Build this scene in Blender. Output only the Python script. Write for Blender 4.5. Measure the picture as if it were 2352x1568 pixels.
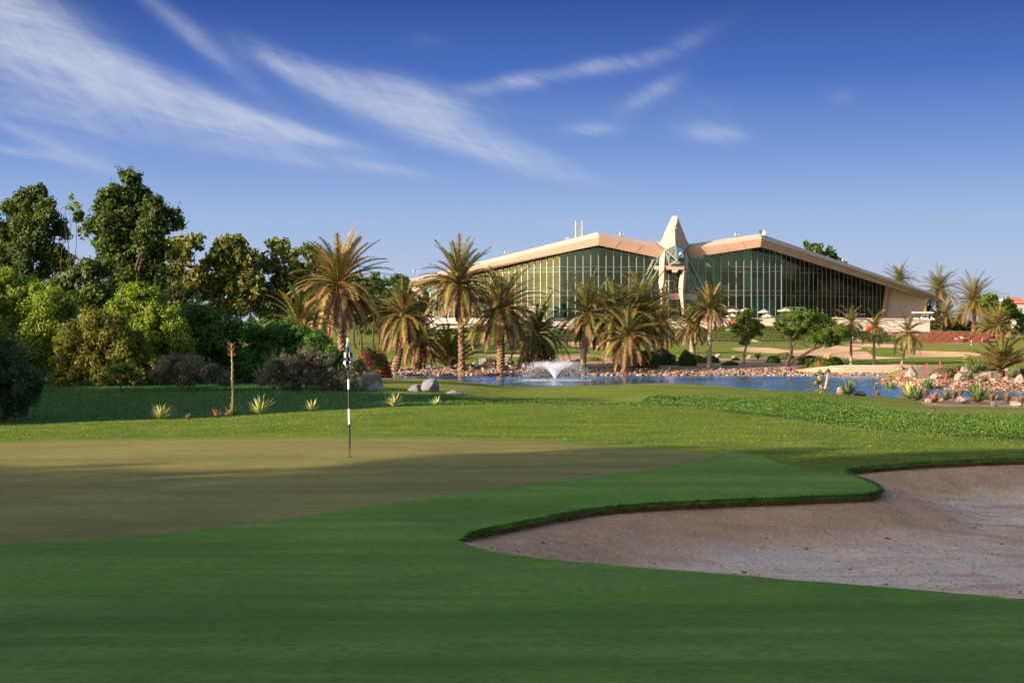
import bpy, math, random
import numpy as np
from mathutils import Vector, noise as mnoise
from mathutils.geometry import delaunay_2d_cdt

for o in list(bpy.data.objects): bpy.data.objects.remove(o)
S = bpy.context.scene
COL = S.collection
R = math.radians

# ------------------------------------------------------------------ camera
F = 3267.0; CX = 1176.0; HY = 735.0; CZ = 2.5
cam = bpy.data.cameras.new('camera'); camo = bpy.data.objects.new('camera', cam); COL.objects.link(camo)
cam.sensor_width = 36.0; cam.lens = 36.0 * F / 2352.0; cam.shift_y = -49.0 / 2352.0
cam.clip_end = 20000; cam.clip_start = 0.1
camo.location = (0, 0, CZ); camo.rotation_euler = (R(90), 0, 0)
S.camera = camo

# ------------------------------------------------------------------ exposure, sun, sky
S.view_settings.view_transform = 'Standard'; S.view_settings.look = 'None'
S.view_settings.exposure = 1.35; S.view_settings.gamma = 1
SUN_D = Vector((-0.86, -0.51, 0)).normalized()
SUN_EL = R(15.5)
SUN_ROT = math.atan2(SUN_D.x, SUN_D.y)
sd = bpy.data.lights.new('sun', 'SUN'); sd.energy = 4.6; sd.angle = R(0.6); sd.color = (1.0, 0.80, 0.61)
so = bpy.data.objects.new('sun', sd); COL.objects.link(so)
tosun = Vector((SUN_D.x * math.cos(SUN_EL), SUN_D.y * math.cos(SUN_EL), math.sin(SUN_EL)))
so.rotation_euler = tosun.to_track_quat('Z', 'Y').to_euler()
so.location = (-60, -40, 60)

W = bpy.data.worlds.new('World'); S.world = W; W.use_nodes = True
nt = W.node_tree; N = nt.nodes; L = nt.links
for n in list(N): N.remove(n)
def nd(t, **k):
    n = N.new(t)
    for a, b in k.items(): setattr(n, a, b)
    return n
def mth(op, a, b=None, clamp=False):
    n = N.new('ShaderNodeMath'); n.operation = op; n.use_clamp = clamp
    for i, v in enumerate((a, b)):
        if v is None: continue
        if isinstance(v, (int, float)): n.inputs[i].default_value = v
        else: L.new(v, n.inputs[i])
    return n.outputs[0]
sky = nd('ShaderNodeTexSky', sky_type='NISHITA', sun_disc=False)
sky.sun_elevation = SUN_EL; sky.sun_rotation = SUN_ROT
sky.air_density = 1.0; sky.dust_density = 2.5; sky.ozone_density = 1.0; sky.altitude = 0
tc = nd('ShaderNodeTexCoord')
sep = nd('ShaderNodeSeparateXYZ'); L.new(tc.outputs['Generated'], sep.inputs[0])
X, Y, Z = sep.outputs
el = mth('ARCSINE', Z)                       # elevation (rad)
az = mth('ARCTAN2', X, Y)                    # azimuth off the view axis
tint = nd('ShaderNodeValToRGB'); cr = tint.color_ramp
mr = nd('ShaderNodeMapRange'); mr.inputs[1].default_value = -0.02; mr.inputs[2].default_value = 0.36
L.new(el, mr.inputs[0]); L.new(mr.outputs[0], tint.inputs[0])
TINT = [(0.0, (0.50, 0.57, 0.72)), (0.12, (0.47, 0.565, 0.75)), (0.24, (0.33, 0.47, 0.75)), (0.36, (0.17, 0.30, 0.66)),
        (0.50, (0.055, 0.145, 0.50)), (0.64, (0.020, 0.068, 0.31)), (0.8, (0.011, 0.038, 0.20))]
while len(cr.elements) < len(TINT): cr.elements.new(0.5)
for e, (p, c) in zip(cr.elements, TINT): e.position = p; e.color = (*c, 1)
# clouds: cirrus streaks, laid out by compass direction and height in the sky
def cm(*v):
    n = nd('ShaderNodeCombineXYZ')
    for i, a in enumerate(v):
        if isinstance(a, (int, float)): n.inputs[i].default_value = a
        else: L.new(a, n.inputs[i])
    return n.outputs[0]
def px2(px, py): return math.atan((px - CX) / F), math.atan((HY - py) / F)
def gauss(px, py, lx, ly, ang, amp):
    a0, e0 = px2(px, py); sx, sy = lx / F, ly / F; c, s = math.cos(R(ang)), math.sin(R(ang))
    da = mth('SUBTRACT', az, a0); de = mth('SUBTRACT', el, e0)
    u = mth('ADD', mth('MULTIPLY', da, c / sx), mth('MULTIPLY', de, -s / sx))
    v = mth('ADD', mth('MULTIPLY', da, s / sy), mth('MULTIPLY', de, c / sy))
    r2 = mth('ADD', mth('MULTIPLY', u, u), mth('MULTIPLY', v, v))
    return mth('MULTIPLY', mth('EXPONENT', mth('MULTIPLY', r2, -1.0)), amp)
CL = [  # px, py, half length, half width, angle (clockwise, deg), strength
    (10, 90, 280, 110, 32, .98), (230, 190, 320, 66, 22, .88), (80, 270, 280, 50, 18, .45), (480, 262, 240, 36, 18, .80),
    (670, 308, 170, 22, 12, .95), (430, 90, 240, 26, 38, .50), (690, 175, 200, 36, 24, .62), (960, 225, 150, 44, 12, .72),
    (850, 215, 180, 44, 16, .6), (1010, 300, 240, 46, 17, .60), (1150, 345, 200, 32, 12, .62), (1270, 402, 150, 22, 10, .36), (560, 330, 240, 60, 14, .22),
    (1190, 188, 80, 24, -6, .62), (1370, 155, 150, 24, -8, .58), (1560, 110, 140, 28, -24, .36), (1500, 215, 100, 26, -28, .46),
    (1345, 300, 85, 20, 0, .60), (1640, 312, 100, 30, 6, .58), (1250, 260, 200, 60, -6, .20), (1620, 250, 110, 50, 10, .20), (880, 388, 170, 18, 8, .50), (620, 365, 180, 14, 10, .30),
    (110, 350, 300, 30, 22, .48), (30, 370, 110, 12, 8, .5), (975, 95, 70, 30, 0, .24), (1935, 235, 40, 24, 0, .3), (1095, 205, 50, 18, 0, .40)]
mask = None
for g in CL:
    if g[5] == 0: continue
    q = gauss(*g); mask = q if mask is None else mth('MAXIMUM', mask, mth('MINIMUM', mth('ADD', mask, mth('MULTIPLY', q, .55)), q)) if False else mth('ADD', mask, mth('MULTIPLY', q, mth('SUBTRACT', 1.0, mask)))
def streak(ang, sx, sy, detail, rough, dist, ofs=0.0):
    c, s = math.cos(R(ang)), math.sin(R(ang))
    u = mth('ADD', mth('MULTIPLY', az, c), mth('MULTIPLY', el, -s))
    v = mth('ADD', mth('MULTIPLY', az, s), mth('MULTIPLY', el, c))
    t = nd('ShaderNodeTexNoise'); t.inputs['Scale'].default_value = 1; t.inputs['Detail'].default_value = detail
    t.inputs['Roughness'].default_value = rough; t.inputs['Distortion'].default_value = dist
    L.new(cm(mth('MULTIPLY', u, sx), mth('MULTIPLY', v, sy), ofs), t.inputs['Vector'])
    return t.outputs['Fac']
n1 = streak(17, 8, 44, 10, .66, 1.6)
n2 = streak(46, 16, 95, 8, .65, 1.2, 3.3)
n3 = streak(8, 9, 18, 8, .6, 1.0, 7.7)
nn = mth('ADD', mth('ADD', mth('MULTIPLY', n1, .45), mth('MULTIPLY', n2, .22)), mth('MULTIPLY', n3, .33))
# coverage threshold falls where the mask is strong
dens = nd('ShaderNodeMapRange'); dens.interpolation_type = 'SMOOTHSTEP'
L.new(mth('ADD', nn, mth('MULTIPLY', mask, .26)), dens.inputs[0])
dens.inputs[1].default_value = .36; dens.inputs[2].default_value = .92; dens.inputs[3].default_value = .0; dens.inputs[4].default_value = .90
mk = nd('ShaderNodeMapRange'); mk.interpolation_type = 'SMOOTHSTEP'; mk.inputs[1].default_value = .0; mk.inputs[2].default_value = .95; L.new(mask, mk.inputs[0])
cf = mth('MULTIPLY', dens.outputs[0], mk.outputs[0])
# low pale haze bank on the right near the horizon
skm = nd('ShaderNodeMixRGB', blend_type='MULTIPLY'); skm.inputs[0].default_value = 1.0
SKYN = nd('ShaderNodeMixRGB', blend_type='MIX'); SKYN.inputs[0].default_value = 0.985
L.new(sky.outputs[0], SKYN.inputs[1])
sc = nd('ShaderNodeMixRGB', blend_type='MULTIPLY'); sc.inputs[0].default_value = 1; sc.inputs[2].default_value = (3.6, 3.6, 3.6, 1)
L.new(tint.outputs[0], sc.inputs[1]); L.new(sc.outputs[0], SKYN.inputs[2])
# outside the photographed band (above 20 degrees, and towards the sun) the physical sky takes over
up = nd('ShaderNodeMapRange'); up.inputs[1].default_value = .27; up.inputs[2].default_value = .55; up.inputs[3].default_value = .97; up.inputs[4].default_value = .0
L.new(el, up.inputs[0])
bk = nd('ShaderNodeMapRange'); bk.inputs[1].default_value = -.2; bk.inputs[2].default_value = .5
L.new(Y, bk.inputs[0])
L.new(mth('MULTIPLY', up.outputs[0], bk.outputs[0]), SKYN.inputs[0])
cmix = nd('ShaderNodeMixRGB'); cmix.inputs[2].default_value = (2.15, 2.35, 2.8, 1)
L.new(cf, cmix.inputs[0]); L.new(SKYN.outputs[0], cmix.inputs[1])
bg = nd('ShaderNodeBackground'); bg.inputs[1].default_value = 0.11
L.new(cmix.outputs[0], bg.inputs[0])
wo = nd('ShaderNodeOutputWorld'); L.new(bg.outputs[0], wo.inputs[0])

# ------------------------------------------------------------------ helpers
def tag(o, label=None, cat=None, group=None, kind=None):
    if label: o['label'] = label
    if cat: o['category'] = cat
    if group: o['group'] = group
    if kind: o['kind'] = kind
    return o
def empty(name, loc, label=None, cat=None, group=None):
    o = bpy.data.objects.new(name, None); COL.objects.link(o); o.location = loc; o.empty_display_size = .2
    return tag(o, label, cat, group)
def at(px, py, d): return np.array([(px - CX) * d / F, d, CZ - (py - HY) * d / F])
class MB:
    def __init__(s): s.v = []; s.f = []; s.n = 0; s.m = []
    def add(s, v, f, mi=0):
        v = np.asarray(v, float).reshape(-1, 3); s.v.append(v)
        for q in f: s.f.append(tuple(int(i) + s.n for i in q)); s.m.append(mi)
        s.n += len(v)
    def quads(s, arr, mi=0):       # (n,k,3)
        arr = np.asarray(arr, float); n, k = arr.shape[:2]
        idx = (np.arange(n * k).reshape(n, k) + s.n).tolist()
        s.f += [tuple(q) for q in idx]; s.m += [mi] * n
        s.v.append(arr.reshape(-1, 3)); s.n += n * k
    def box(s, c, size, rz=0, mi=0, ax=None):
        c = np.asarray(c, float); h = np.asarray(size, float) / 2
        p = np.array([[x, y, z] for x in (-1, 1) for y in (-1, 1) for z in (-1, 1)]) * h
        if ax is not None: p = p @ np.asarray(ax)
        elif rz:
            co, si = math.cos(rz), math.sin(rz); p = np.c_[p[:, 0] * co - p[:, 1] * si, p[:, 0] * si + p[:, 1] * co, p[:, 2]]
        s.add(p + c, [(0, 1, 3, 2), (4, 6, 7, 5), (0, 4, 5, 1), (2, 3, 7, 6), (0, 2, 6, 4), (1, 5, 7, 3)], mi)
    def bar(s, a, b, w, h=None, mi=0, up=(0, 0, 1)):
        a = np.asarray(a, float); b = np.asarray(b, float); t = b - a; l = np.linalg.norm(t)
        if l < 1e-6: return
        t = t / l; u = np.asarray(up, float)
        if abs(t @ u) > .98: u = np.array([0, 1, 0.])
        x = np.cross(t, u); x /= np.linalg.norm(x); z = np.cross(x, t)
        s.box((a + b) / 2, (w, l, h or w), ax=np.array([x, t, z]), mi=mi)
    def tube(s, pts, rad, seg=8, mi=0, cap=True, wob=None):
        pts = np.asarray(pts, float); n = len(pts); rad = np.broadcast_to(rad, (n,)).astype(float)
        rings = []
        for i in range(n):
            t = pts[min(i + 1, n - 1)] - pts[max(i - 1, 0)]; t = t / (np.linalg.norm(t) + 1e-9)
            u = np.array([0, 1, 0.]) if abs(t[1]) < .9 else np.array([1, 0, 0.])
            x = np.cross(u, t); x /= np.linalg.norm(x); y = np.cross(t, x)
            a = np.linspace(0, 2 * math.pi, seg, endpoint=False)
            r = rad[i] * (np.ones(seg) if wob is None else wob(i, a))
            rings.append(pts[i] + np.outer(np.cos(a) * r, x) + np.outer(np.sin(a) * r, y))
        f = []
        for i in range(n - 1):
            for j in range(seg):
                k = (j + 1) % seg; f.append((i * seg + j, i * seg + k, (i + 1) * seg + k, (i + 1) * seg + j))
        if cap: f.append(tuple(range(seg))[::-1]); f.append(tuple((n - 1) * seg + j for j in range(seg)))
        s.add(np.concatenate(rings), f, mi)
    def prism(s, poly, vec, mi=0):   # closed polygon (n,3) extruded by vec
        p = np.asarray(poly, float); n = len(p); q = p + np.asarray(vec, float)
        f = [tuple(range(n)), tuple(range(2 * n - 1, n - 1, -1))]
        f += [((i + 1) % n, i, i + n, (i + 1) % n + n) for i in range(n)]
        s.add(np.concatenate([p, q]), f, mi)
    def build(s, name, mats, parent=None, loc=(0, 0, 0), smooth=False):
        me = bpy.data.meshes.new(name)
        o = bpy.data.objects.new(name, me); COL.objects.link(o)
        v = np.concatenate(s.v) if s.v else np.zeros((0, 3))
        if parent is not None:
            base = np.array(parent['_o']) if '_o' in parent else np.array(parent.location); o.parent = parent; o['_o'] = list(map(float, base))
        else: base = np.asarray(loc, float); o.location = base; o['_o'] = list(map(float, base))
        v = v - base
        nf = len(s.f); lens = np.fromiter((len(q) for q in s.f), np.int32, nf)
        me.vertices.add(len(v)); me.vertices.foreach_set('co', v.astype(np.float32).ravel())
        me.loops.add(int(lens.sum())); me.loops.foreach_set('vertex_index', np.fromiter((i for q in s.f for i in q), np.int32))
        me.polygons.add(nf); me.polygons.foreach_set('loop_start', np.r_[0, np.cumsum(lens)[:-1]].astype(np.int32))
        try: me.polygons.foreach_set('loop_total', lens)
        except Exception: pass
        if not isinstance(mats, (list, tuple)): mats = [mats]
        for m in mats: me.materials.append(m)
        if len(mats) > 1: me.polygons.foreach_set('material_index', np.array(s.m, np.int32))
        me.polygons.foreach_set('use_smooth', np.full(nf, bool(smooth)))
        me.update(calc_edges=True); me.validate()
        return o

MATS = {}
def mat(name, c1, c2=None, scale=3.0, rough=.85, bump=0.0, bscale=40.0, detail=6, isl=0.0, spec=.3, stretch=(1, 1, 1), ramp=(.35, .65), trans=0.0, metal=0.0, c3=None, s3=1.0, bdist=.02, tcol=None):
    if name in MATS: return MATS[name]
    m = bpy.data.materials.new(name); m.use_nodes = True; t = m.node_tree; n = t.nodes; l = t.links
    p = n['Principled BSDF']; out = n['Material Output']
    p.inputs['Roughness'].default_value = rough; p.inputs['Specular IOR Level'].default_value = spec; p.inputs['Metallic'].default_value = metal
    p.inputs['Base Color'].default_value = (*c1, 1)
    tco = n.new('ShaderNodeTexCoord'); mp = n.new('ShaderNodeMapping'); mp.inputs['Scale'].default_value = stretch
    l.new(tco.outputs['Object'], mp.inputs[0]); col = None
    if c2:
        a = n.new('ShaderNodeTexNoise'); a.inputs['Scale'].default_value = scale; a.inputs['Detail'].default_value = detail; l.new(mp.outputs[0], a.inputs['Vector'])
        r = n.new('ShaderNodeMapRange'); r.inputs[1].default_value = ramp[0]; r.inputs[2].default_value = ramp[1]; l.new(a.outputs['Fac'], r.inputs[0])
        x = n.new('ShaderNodeMixRGB'); x.inputs[1].default_value = (*c1, 1); x.inputs[2].default_value = (*c2, 1); l.new(r.outputs[0], x.inputs[0]); col = x.outputs[0]
        if c3:
            b = n.new('ShaderNodeTexNoise'); b.inputs['Scale'].default_value = s3; b.inputs['Detail'].default_value = 5; l.new(mp.outputs[0], b.inputs['Vector'])
            r2 = n.new('ShaderNodeMapRange'); r2.inputs[1].default_value = .45; r2.inputs[2].default_value = .65; l.new(b.outputs['Fac'], r2.inputs[0])
            x2 = n.new('ShaderNodeMixRGB'); x2.inputs[2].default_value = (*c3, 1); l.new(col, x2.inputs[1]); l.new(r2.outputs[0], x2.inputs[0]); col = x2.outputs[0]
    if isl:
        g = n.new('ShaderNodeNewGeometry'); r = n.new('ShaderNodeMapRange'); r.inputs[3].default_value = 1 - isl; r.inputs[4].default_value = 1 + isl
        l.new(g.outputs['Random Per Island'], r.inputs[0])
        x = n.new('ShaderNodeMixRGB'); x.blend_type = 'MULTIPLY'; x.inputs[0].default_value = 1
        if col: l.new(col, x.inputs[1])
        else: x.inputs[1].default_value = (*c1, 1)
        l.new(r.outputs[0], x.inputs[2]); col = x.outputs[0]
    if col: l.new(col, p.inputs['Base Color'])
    if bump:
        b = n.new('ShaderNodeTexNoise'); b.inputs['Scale'].default_value = bscale; b.inputs['Detail'].default_value = 5; l.new(mp.outputs[0], b.inputs['Vector'])
        bb = n.new('ShaderNodeBump'); bb.inputs['Strength'].default_value = bump; bb.inputs['Distance'].default_value = bdist; l.new(b.outputs['Fac'], bb.inputs['Height']); l.new(bb.outputs[0], p.inputs['Normal'])
    if trans:
        tr = n.new('ShaderNodeBsdfTranslucent'); mx = n.new('ShaderNodeMixShader'); mx.inputs[0].default_value = trans
        if tcol:
            x = n.new('ShaderNodeMixRGB'); x.blend_type = 'MULTIPLY'; x.inputs[0].default_value = 1; x.inputs[2].default_value = (*tcol, 1)
            if col: l.new(col, x.inputs[1])
            else: x.inputs[1].default_value = (*c1, 1)
            l.new(x.outputs[0], tr.inputs[0])
        elif col: l.new(col, tr.inputs[0])
        else: tr.inputs[0].default_value = (*c1, 1)
        l.new(p.outputs[0], mx.inputs[1]); l.new(tr.outputs[0], mx.inputs[2]); l.new(mx.outputs[0], out.inputs['Surface'])
    MATS[name] = m; return m

# ------------------------------------------------------------------ terrain height
def zy(y, d): return CZ - (y - HY) * d / F
ROWD = [0, 8, 16, 23, 30, 40, 50, 62, 75, 90, 104, 120, 140, 147, 152, 160, 205, 262, 285, 306, 315, 400, 700, 4000]
def colz(near, mid, lake, far):
    return [.85, .35, 0, 0] + near + mid + lake + far + [1.2, .6, 0][:0]
P = {}
def setcol(px, z30, z40, z50, z62, z75, z90, z104, z120, z140, z147, z152, z160, z205, z262, z285, z306, z315, z400=0.0, z700=0.):
    P[px] = [.85, .35, 0.0, 0.0, z30, z40, z50, z62, z75, z90, z104, z120, z140, z147, z152, z160, z205, z262, z285, z306, z315, z400, z700, 0.]
FL = (-1.2, -1.4, -1.5, -1.5, -1.5, -1.5, -1.5, -1.5, -1.5, -1.3, -1.0)
setcol(-900, -.15, -.6, -1.1, -1.0, -.85, -.8, -.9, *FL[1:])
setcol(0, -.1, -.475, -1.05, -1.0, -.85, -.8, -.9, -1.0, -1.5, -1.5, -1.5, -1.5, -1.5, -1.5, -1.5, -1.3, -1.0)
setcol(400, -.03, -.32, -1.0, -.95, -.85, -.8, -.9, -1.0, -1.5, -1.6, -1.6, -1.6, -1.6, -1.5, -1.5, -1.3, -1.0)
setcol(800, 0, -.05, -.9, -.95, zy(890, 75), zy(866, 90), -1.6, -2.6, -3.3, -2.95, -2.6, -2.5, -1.9, -1.5, -1.2, -.8, -.6)
setcol(900, 0, .02, -.95, -.97, zy(891, 75), zy(868, 90), -2.6, -3.9, -3.9, -3.28, -2.85, -2.64, -1.95, -1.55, -1.2, -.8, -.6)
setcol(1000, 0, .05, -.95, -1.0, zy(893, 75), zy(869, 90), -2.9, -3.9, -3.9, -3.28, -2.85, -2.64, -2.1, -1.8, -1.4, -.9, -.6)
setcol(1200, 0, .09, -.95, -1.15, zy(908, 75), zy(890, 90), -3.1, -3.9, -3.9, -3.28, -2.85, -2.64, -2.33, -2.15, -1.95, .5, 1.2)
setcol(1400, 0, .05, -.9, -1.15, zy(905, 75), zy(884, 90), -3.1, -3.9, -3.9, -3.28, -2.85, -2.64, -2.33, -2.15, -1.95, .5, 1.2)
setcol(1500, 0, .03, -.85, -1.1, zy(903, 75), zy(880, 90), -3.0, -3.9, -3.9, -3.28, -2.85, -2.64, -2.33, -2.15, -1.95, .5, 1.2)
setcol(1600, 0, -.01, -.75, -1.1, zy(905, 75), zy(884, 90), -3.0, -3.9, -3.9, -3.28, -2.85, -2.64, -2.33, -2.15, -1.95, .5, 1.2)
setcol(1800, 0, zy(955, 40), zy(935, 50), zy(922, 62), zy(908, 75), zy(897, 90), -3.15, -3.9, -3.9, -3.28, -2.8, -2.6, -2.33, -2.15, -1.95, .5, 1.2)
setcol(1880, 0, zy(962, 40), zy(942, 50), zy(928, 62), zy(914, 75), zy(901, 90), -3.2, -3.9, -3.9, -3.32, -3.12, -2.55, -2.33, -2.15, -1.95, .5, 1.2)
setcol(2000, 0, zy(975, 40), zy(955, 50), zy(940, 62), zy(925, 75), zy(912, 90), -3.15, -3.9, -3.9, -3.35, -3.12, -2.55, -2.33, -2.15, -1.95, .3, 1.0)
setcol(2352, -.06, zy(985, 40), zy(968, 50), zy(955, 62), zy(944, 75), zy(935, 90), -3.18, -3.9, -3.8, -3.3, -2.8, -2.5, -2.33, -2.2, -2.0, -1.4, -1.2)
setcol(3200, -.2, -.7, -1.2, -1.7, -2.3, -2.9, -3.5, -3.9, -3.8, -3.3, -2.8, -2.5, -2.33, -2.2, -2.0, -1.4, -1.2)
CP = np.array(sorted(P)); TZ = np.array([P[c] for c in sorted(P)]); RD = np.array(ROWD, float)
def pchip_slopes(x, y):
    h = np.diff(x); dl = np.diff(y, axis=-1) / h; m = np.zeros_like(y)
    a, b = dl[..., :-1], dl[..., 1:]; w1 = 2 * h[1:] + h[:-1]; w2 = h[1:] + 2 * h[:-1]
    with np.errstate(all='ignore'): hm = (w1 + w2) / (w1 / a + w2 / b)
    m[..., 1:-1] = np.where(a * b > 0, hm, 0); m[..., 0] = dl[..., 0]; m[..., -1] = dl[..., -1]
    return m
SL = pchip_slopes(RD, TZ)
PEN_X = [1996, 2053, 2072, 2119, 2245, 2400]; PEN_N = [129, 124.5, 122.5, 119, 116.5, 115.5]; PEN_F = [129.1, 141, 156, 160, 160, 160]
def terr(x, y):
    x = np.atleast_1d(np.asarray(x, float)); y = np.atleast_1d(np.asarray(y, float))
    d = np.clip(y, 0, 3999); px = np.clip(CX + F * x / np.maximum(y, 6), CP[0], CP[-1])
    r = np.clip(np.searchsorted(RD, d, side='right') - 1, 0, len(RD) - 2); h = RD[r + 1] - RD[r]; t = (d - RD[r]) / h
    h00 = 2 * t**3 - 3 * t**2 + 1; h10 = t**3 - 2 * t**2 + t; h01 = -2 * t**3 + 3 * t**2; h11 = t**3 - t**2
    c = np.clip(np.searchsorted(CP, px, side='right') - 1, 0, len(CP) - 2)
    def row(ci): return h00 * TZ[ci, r] + h10 * h * SL[ci, r] + h01 * TZ[ci, r + 1] + h11 * h * SL[ci, r + 1]
    u = (px - CP[c]) / (CP[c + 1] - CP[c]); z0 = row(np.clip(c - 1, 0, len(CP) - 1)); z1 = row(c); z2 = row(c + 1); z3 = row(np.clip(c + 2, 0, len(CP) - 1))
    z = z1 + (z2 - z1) * (u * u * (3 - 2 * u) * .4 + u * .6)
    # peninsula on the right of the lake
    dn_ = np.interp(px, PEN_X, PEN_N); df_ = np.interp(px, PEN_X, PEN_F)
    q = np.clip(np.minimum((d - dn_) / 4.0, (df_ - d) / 4.0), 0, 1); q = q * q * (3 - 2 * q)
    z = np.where((d > dn_) & (d < df_) & (px > PEN_X[0]), np.maximum(z, -3.42 + .78 * q), z)
    z = z + .018 * np.sin(x * .55 + 1.3) * np.sin(y * .37) * np.clip(y / 20, 0, 1) + np.clip((y - 40) / 60, 0, 1) * .06 * np.sin(x * .21 + .4) * np.sin(y * .17 + x * .05)
    return z
def gz(x, y): return float(terr(x, y)[0])
DS = np.concatenate([np.arange(5, 60, .05), np.arange(60, 420, .2)])
def hit(px, py, dmin=0, dmax=400):
    x = (px - CX) * DS / F; zr = CZ - (py - HY) * DS / F; g = terr(x, DS)
    ok = (g >= zr) & (DS >= dmin) & (DS <= dmax); i = np.argmax(ok)
    if not ok[i]:
        m = (DS >= dmin) & (DS <= dmax); k = np.where(m)[0]; i = k[np.argmin((zr - g)[k])]
    return np.array([x[i], DS[i], g[i]])
# ------------------------------------------------------------------ outlines
def smooth(pts, closed=True, step=4):
    p = np.asarray(pts, float); n = len(p); out = []
    rng = range(n if closed else n - 1)
    for i in rng:
        if closed: a, b, c, d = p[(i - 1) % n], p[i], p[(i + 1) % n], p[(i + 2) % n]
        else: a, b, c, d = p[max(i - 1, 0)], p[i], p[i + 1], p[min(i + 2, n - 1)]
        for t in np.arange(step) / step:
            out.append(.5 * ((2 * b) + (-a + c) * t + (2 * a - 5 * b + 4 * c - d) * t * t + (-a + 3 * b - 3 * c + d) * t**3))
    if not closed: out.append(p[-1])
    return np.array(out)
def outline(spts, dmin=0, dmax=400, step=4):
    s = smooth(spts, True, step); return np.array([hit(a, b, dmin, dmax)[:2] for a, b in s])
def inside(poly, x, y):
    poly = np.asarray(poly); r = np.zeros(len(x), bool); j = len(poly) - 1
    for i in range(len(poly)):
        xi, yi = poly[i]; xj, yj = poly[j]
        if yi != yj:
            c = ((yi > y) != (yj > y)) & (x < (xj - xi) * (y - yi) / (yj - yi) + xi); r ^= c
        j = i
    return r
def segdist(pts, line):
    P0 = np.stack(pts, 1); best = np.full(len(P0), 1e9)
    for a, b in zip(line[:-1], line[1:]):
        ab = b - a; t = np.clip(((P0 - a) @ ab) / (ab @ ab + 1e-12), 0, 1)
        best = np.minimum(best, np.linalg.norm(P0 - a - t[:, None] * ab, axis=1))
    return best
FAR_B = [(1063, 1243), (1075, 1232), (1110, 1218), (1200, 1200), (1300, 1180), (1400, 1166), (1500, 1158), (1600, 1153), (1700, 1149), (1800, 1146), (1900, 1141), (1980, 1138),
         (2012, 1134), (2023, 1126), (2012, 1114), (1990, 1104), (1955, 1092), (1940, 1084), (1960, 1077), (2050, 1068), (2150, 1062), (2250, 1058), (2352, 1055), (2600, 1050)]
NEAR_B = [(2900, 1120), (2900, 1330), (2600, 1392), (2352, 1376), (2200, 1362), (2000, 1346), (1800, 1330), (1600, 1313), (1400, 1297), (1250, 1283), (1150, 1269), (1090, 1256)]
bunker = outline(FAR_B + NEAR_B, 0, 40, 5)
nfar = len(FAR_B) * 5 - 4
far_line = bunker[:nfar]; near_line = np.vstack([bunker[nfar - 1:], bunker[:1]])
green = outline([(-700, 1040), (-200, 1024), (0, 1020), (200, 1014), (400, 1010), (600, 1008), (800, 1007), (1000, 1009), (1200, 1015), (1400, 1027), (1550, 1036), (1620, 1042), (1642, 1049), (1600, 1061), (1450, 1084), (1200, 1114),
                 (1000, 1141), (800, 1171), (600, 1199), (400, 1223), (200, 1240), (0, 1251), (-400, 1268), (-900, 1240), (-1000, 1100)], 0, 45)
ap = [(-900, 1035), (-200, 1018), (0, 1014), (200, 1009), (400, 1005), (600, 1002), (800, 1001), (1000, 1003), (1200, 1008), (1400, 1020), (1550, 1028), (1640, 1034), (1710, 1040), (1750, 1048), (1790, 1064), (1860, 1079), (1950, 1090)]
apw = np.array([hit(a, b, 0, 45)[:2] for a, b in smooth(ap, False, 3)])
apron = np.vstack([apw, [[7, 19], [12, 14], [22, 12], [30, 2], [10, -6], [-12, -6], [-26, 4]]])
def wpoly(pts, dmin, dmax=400, step=3): return outline(pts, dmin, dmax, step)
cover = np.vstack([np.array([hit(a, b, 41, 100)[:2] for a, b in smooth([(1040, 913), (1200, 922), (1440, 927), (1490, 920), (1560, 914), (1650, 917), (1800, 916), (1900, 921), (1980, 935), (2050, 946), (2180, 955), (2352, 958), (2800, 966)], False, 3)]),
                   np.array([hit(a, b, 0, 60)[:2] for a, b in smooth([(2800, 1030), (2352, 1012), (2200, 1003), (2000, 986), (1850, 966), (1700, 950)], False, 3)]),
                   [[3.2, 44], [-1, 45], [-3, 47]]])
hollow = np.array([[-60, 42], [-14, 43], [-8, 44.5], [-3, 46.5], [-1, 56], [-2.4, 66], [-3.5, 72], [-8.6, 76], [-12, 96], [-60, 110]])
tee = wpoly([(2050, 938), (2150, 939), (2352, 941), (2700, 944), (2700, 962), (2352, 955), (2200, 953), (2100, 948)], 50, 100)
green2 = wpoly([(840, 869), (950, 869), (1040, 874), (1090, 884), (1060, 896), (980, 905), (880, 900), (820, 885)], 60, 100)
sandbed = wpoly([(1240, 822), (1300, 816), (1345, 813), (1400, 822), (1480, 826), (1600, 824), (1750, 822), (1830, 826), (1850, 836), (1790, 848), (1600, 850), (1420, 850), (1330, 848), (1270, 838)], 148, 240)
redbed = np.array([[-16.5, 147], [-16, 158], [-8, 160], [0, 158], [6, 160], [12, 157.5], [30, 157], [33, 152.5], [42, 152], [43, 146.3], [30, 146.6], [-14, 146.6]])
z3 = lambda q: [((2900 + a / 3.92) * .6125, (1100 + b / 3.92) * .6125) for a, b in q]
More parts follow.
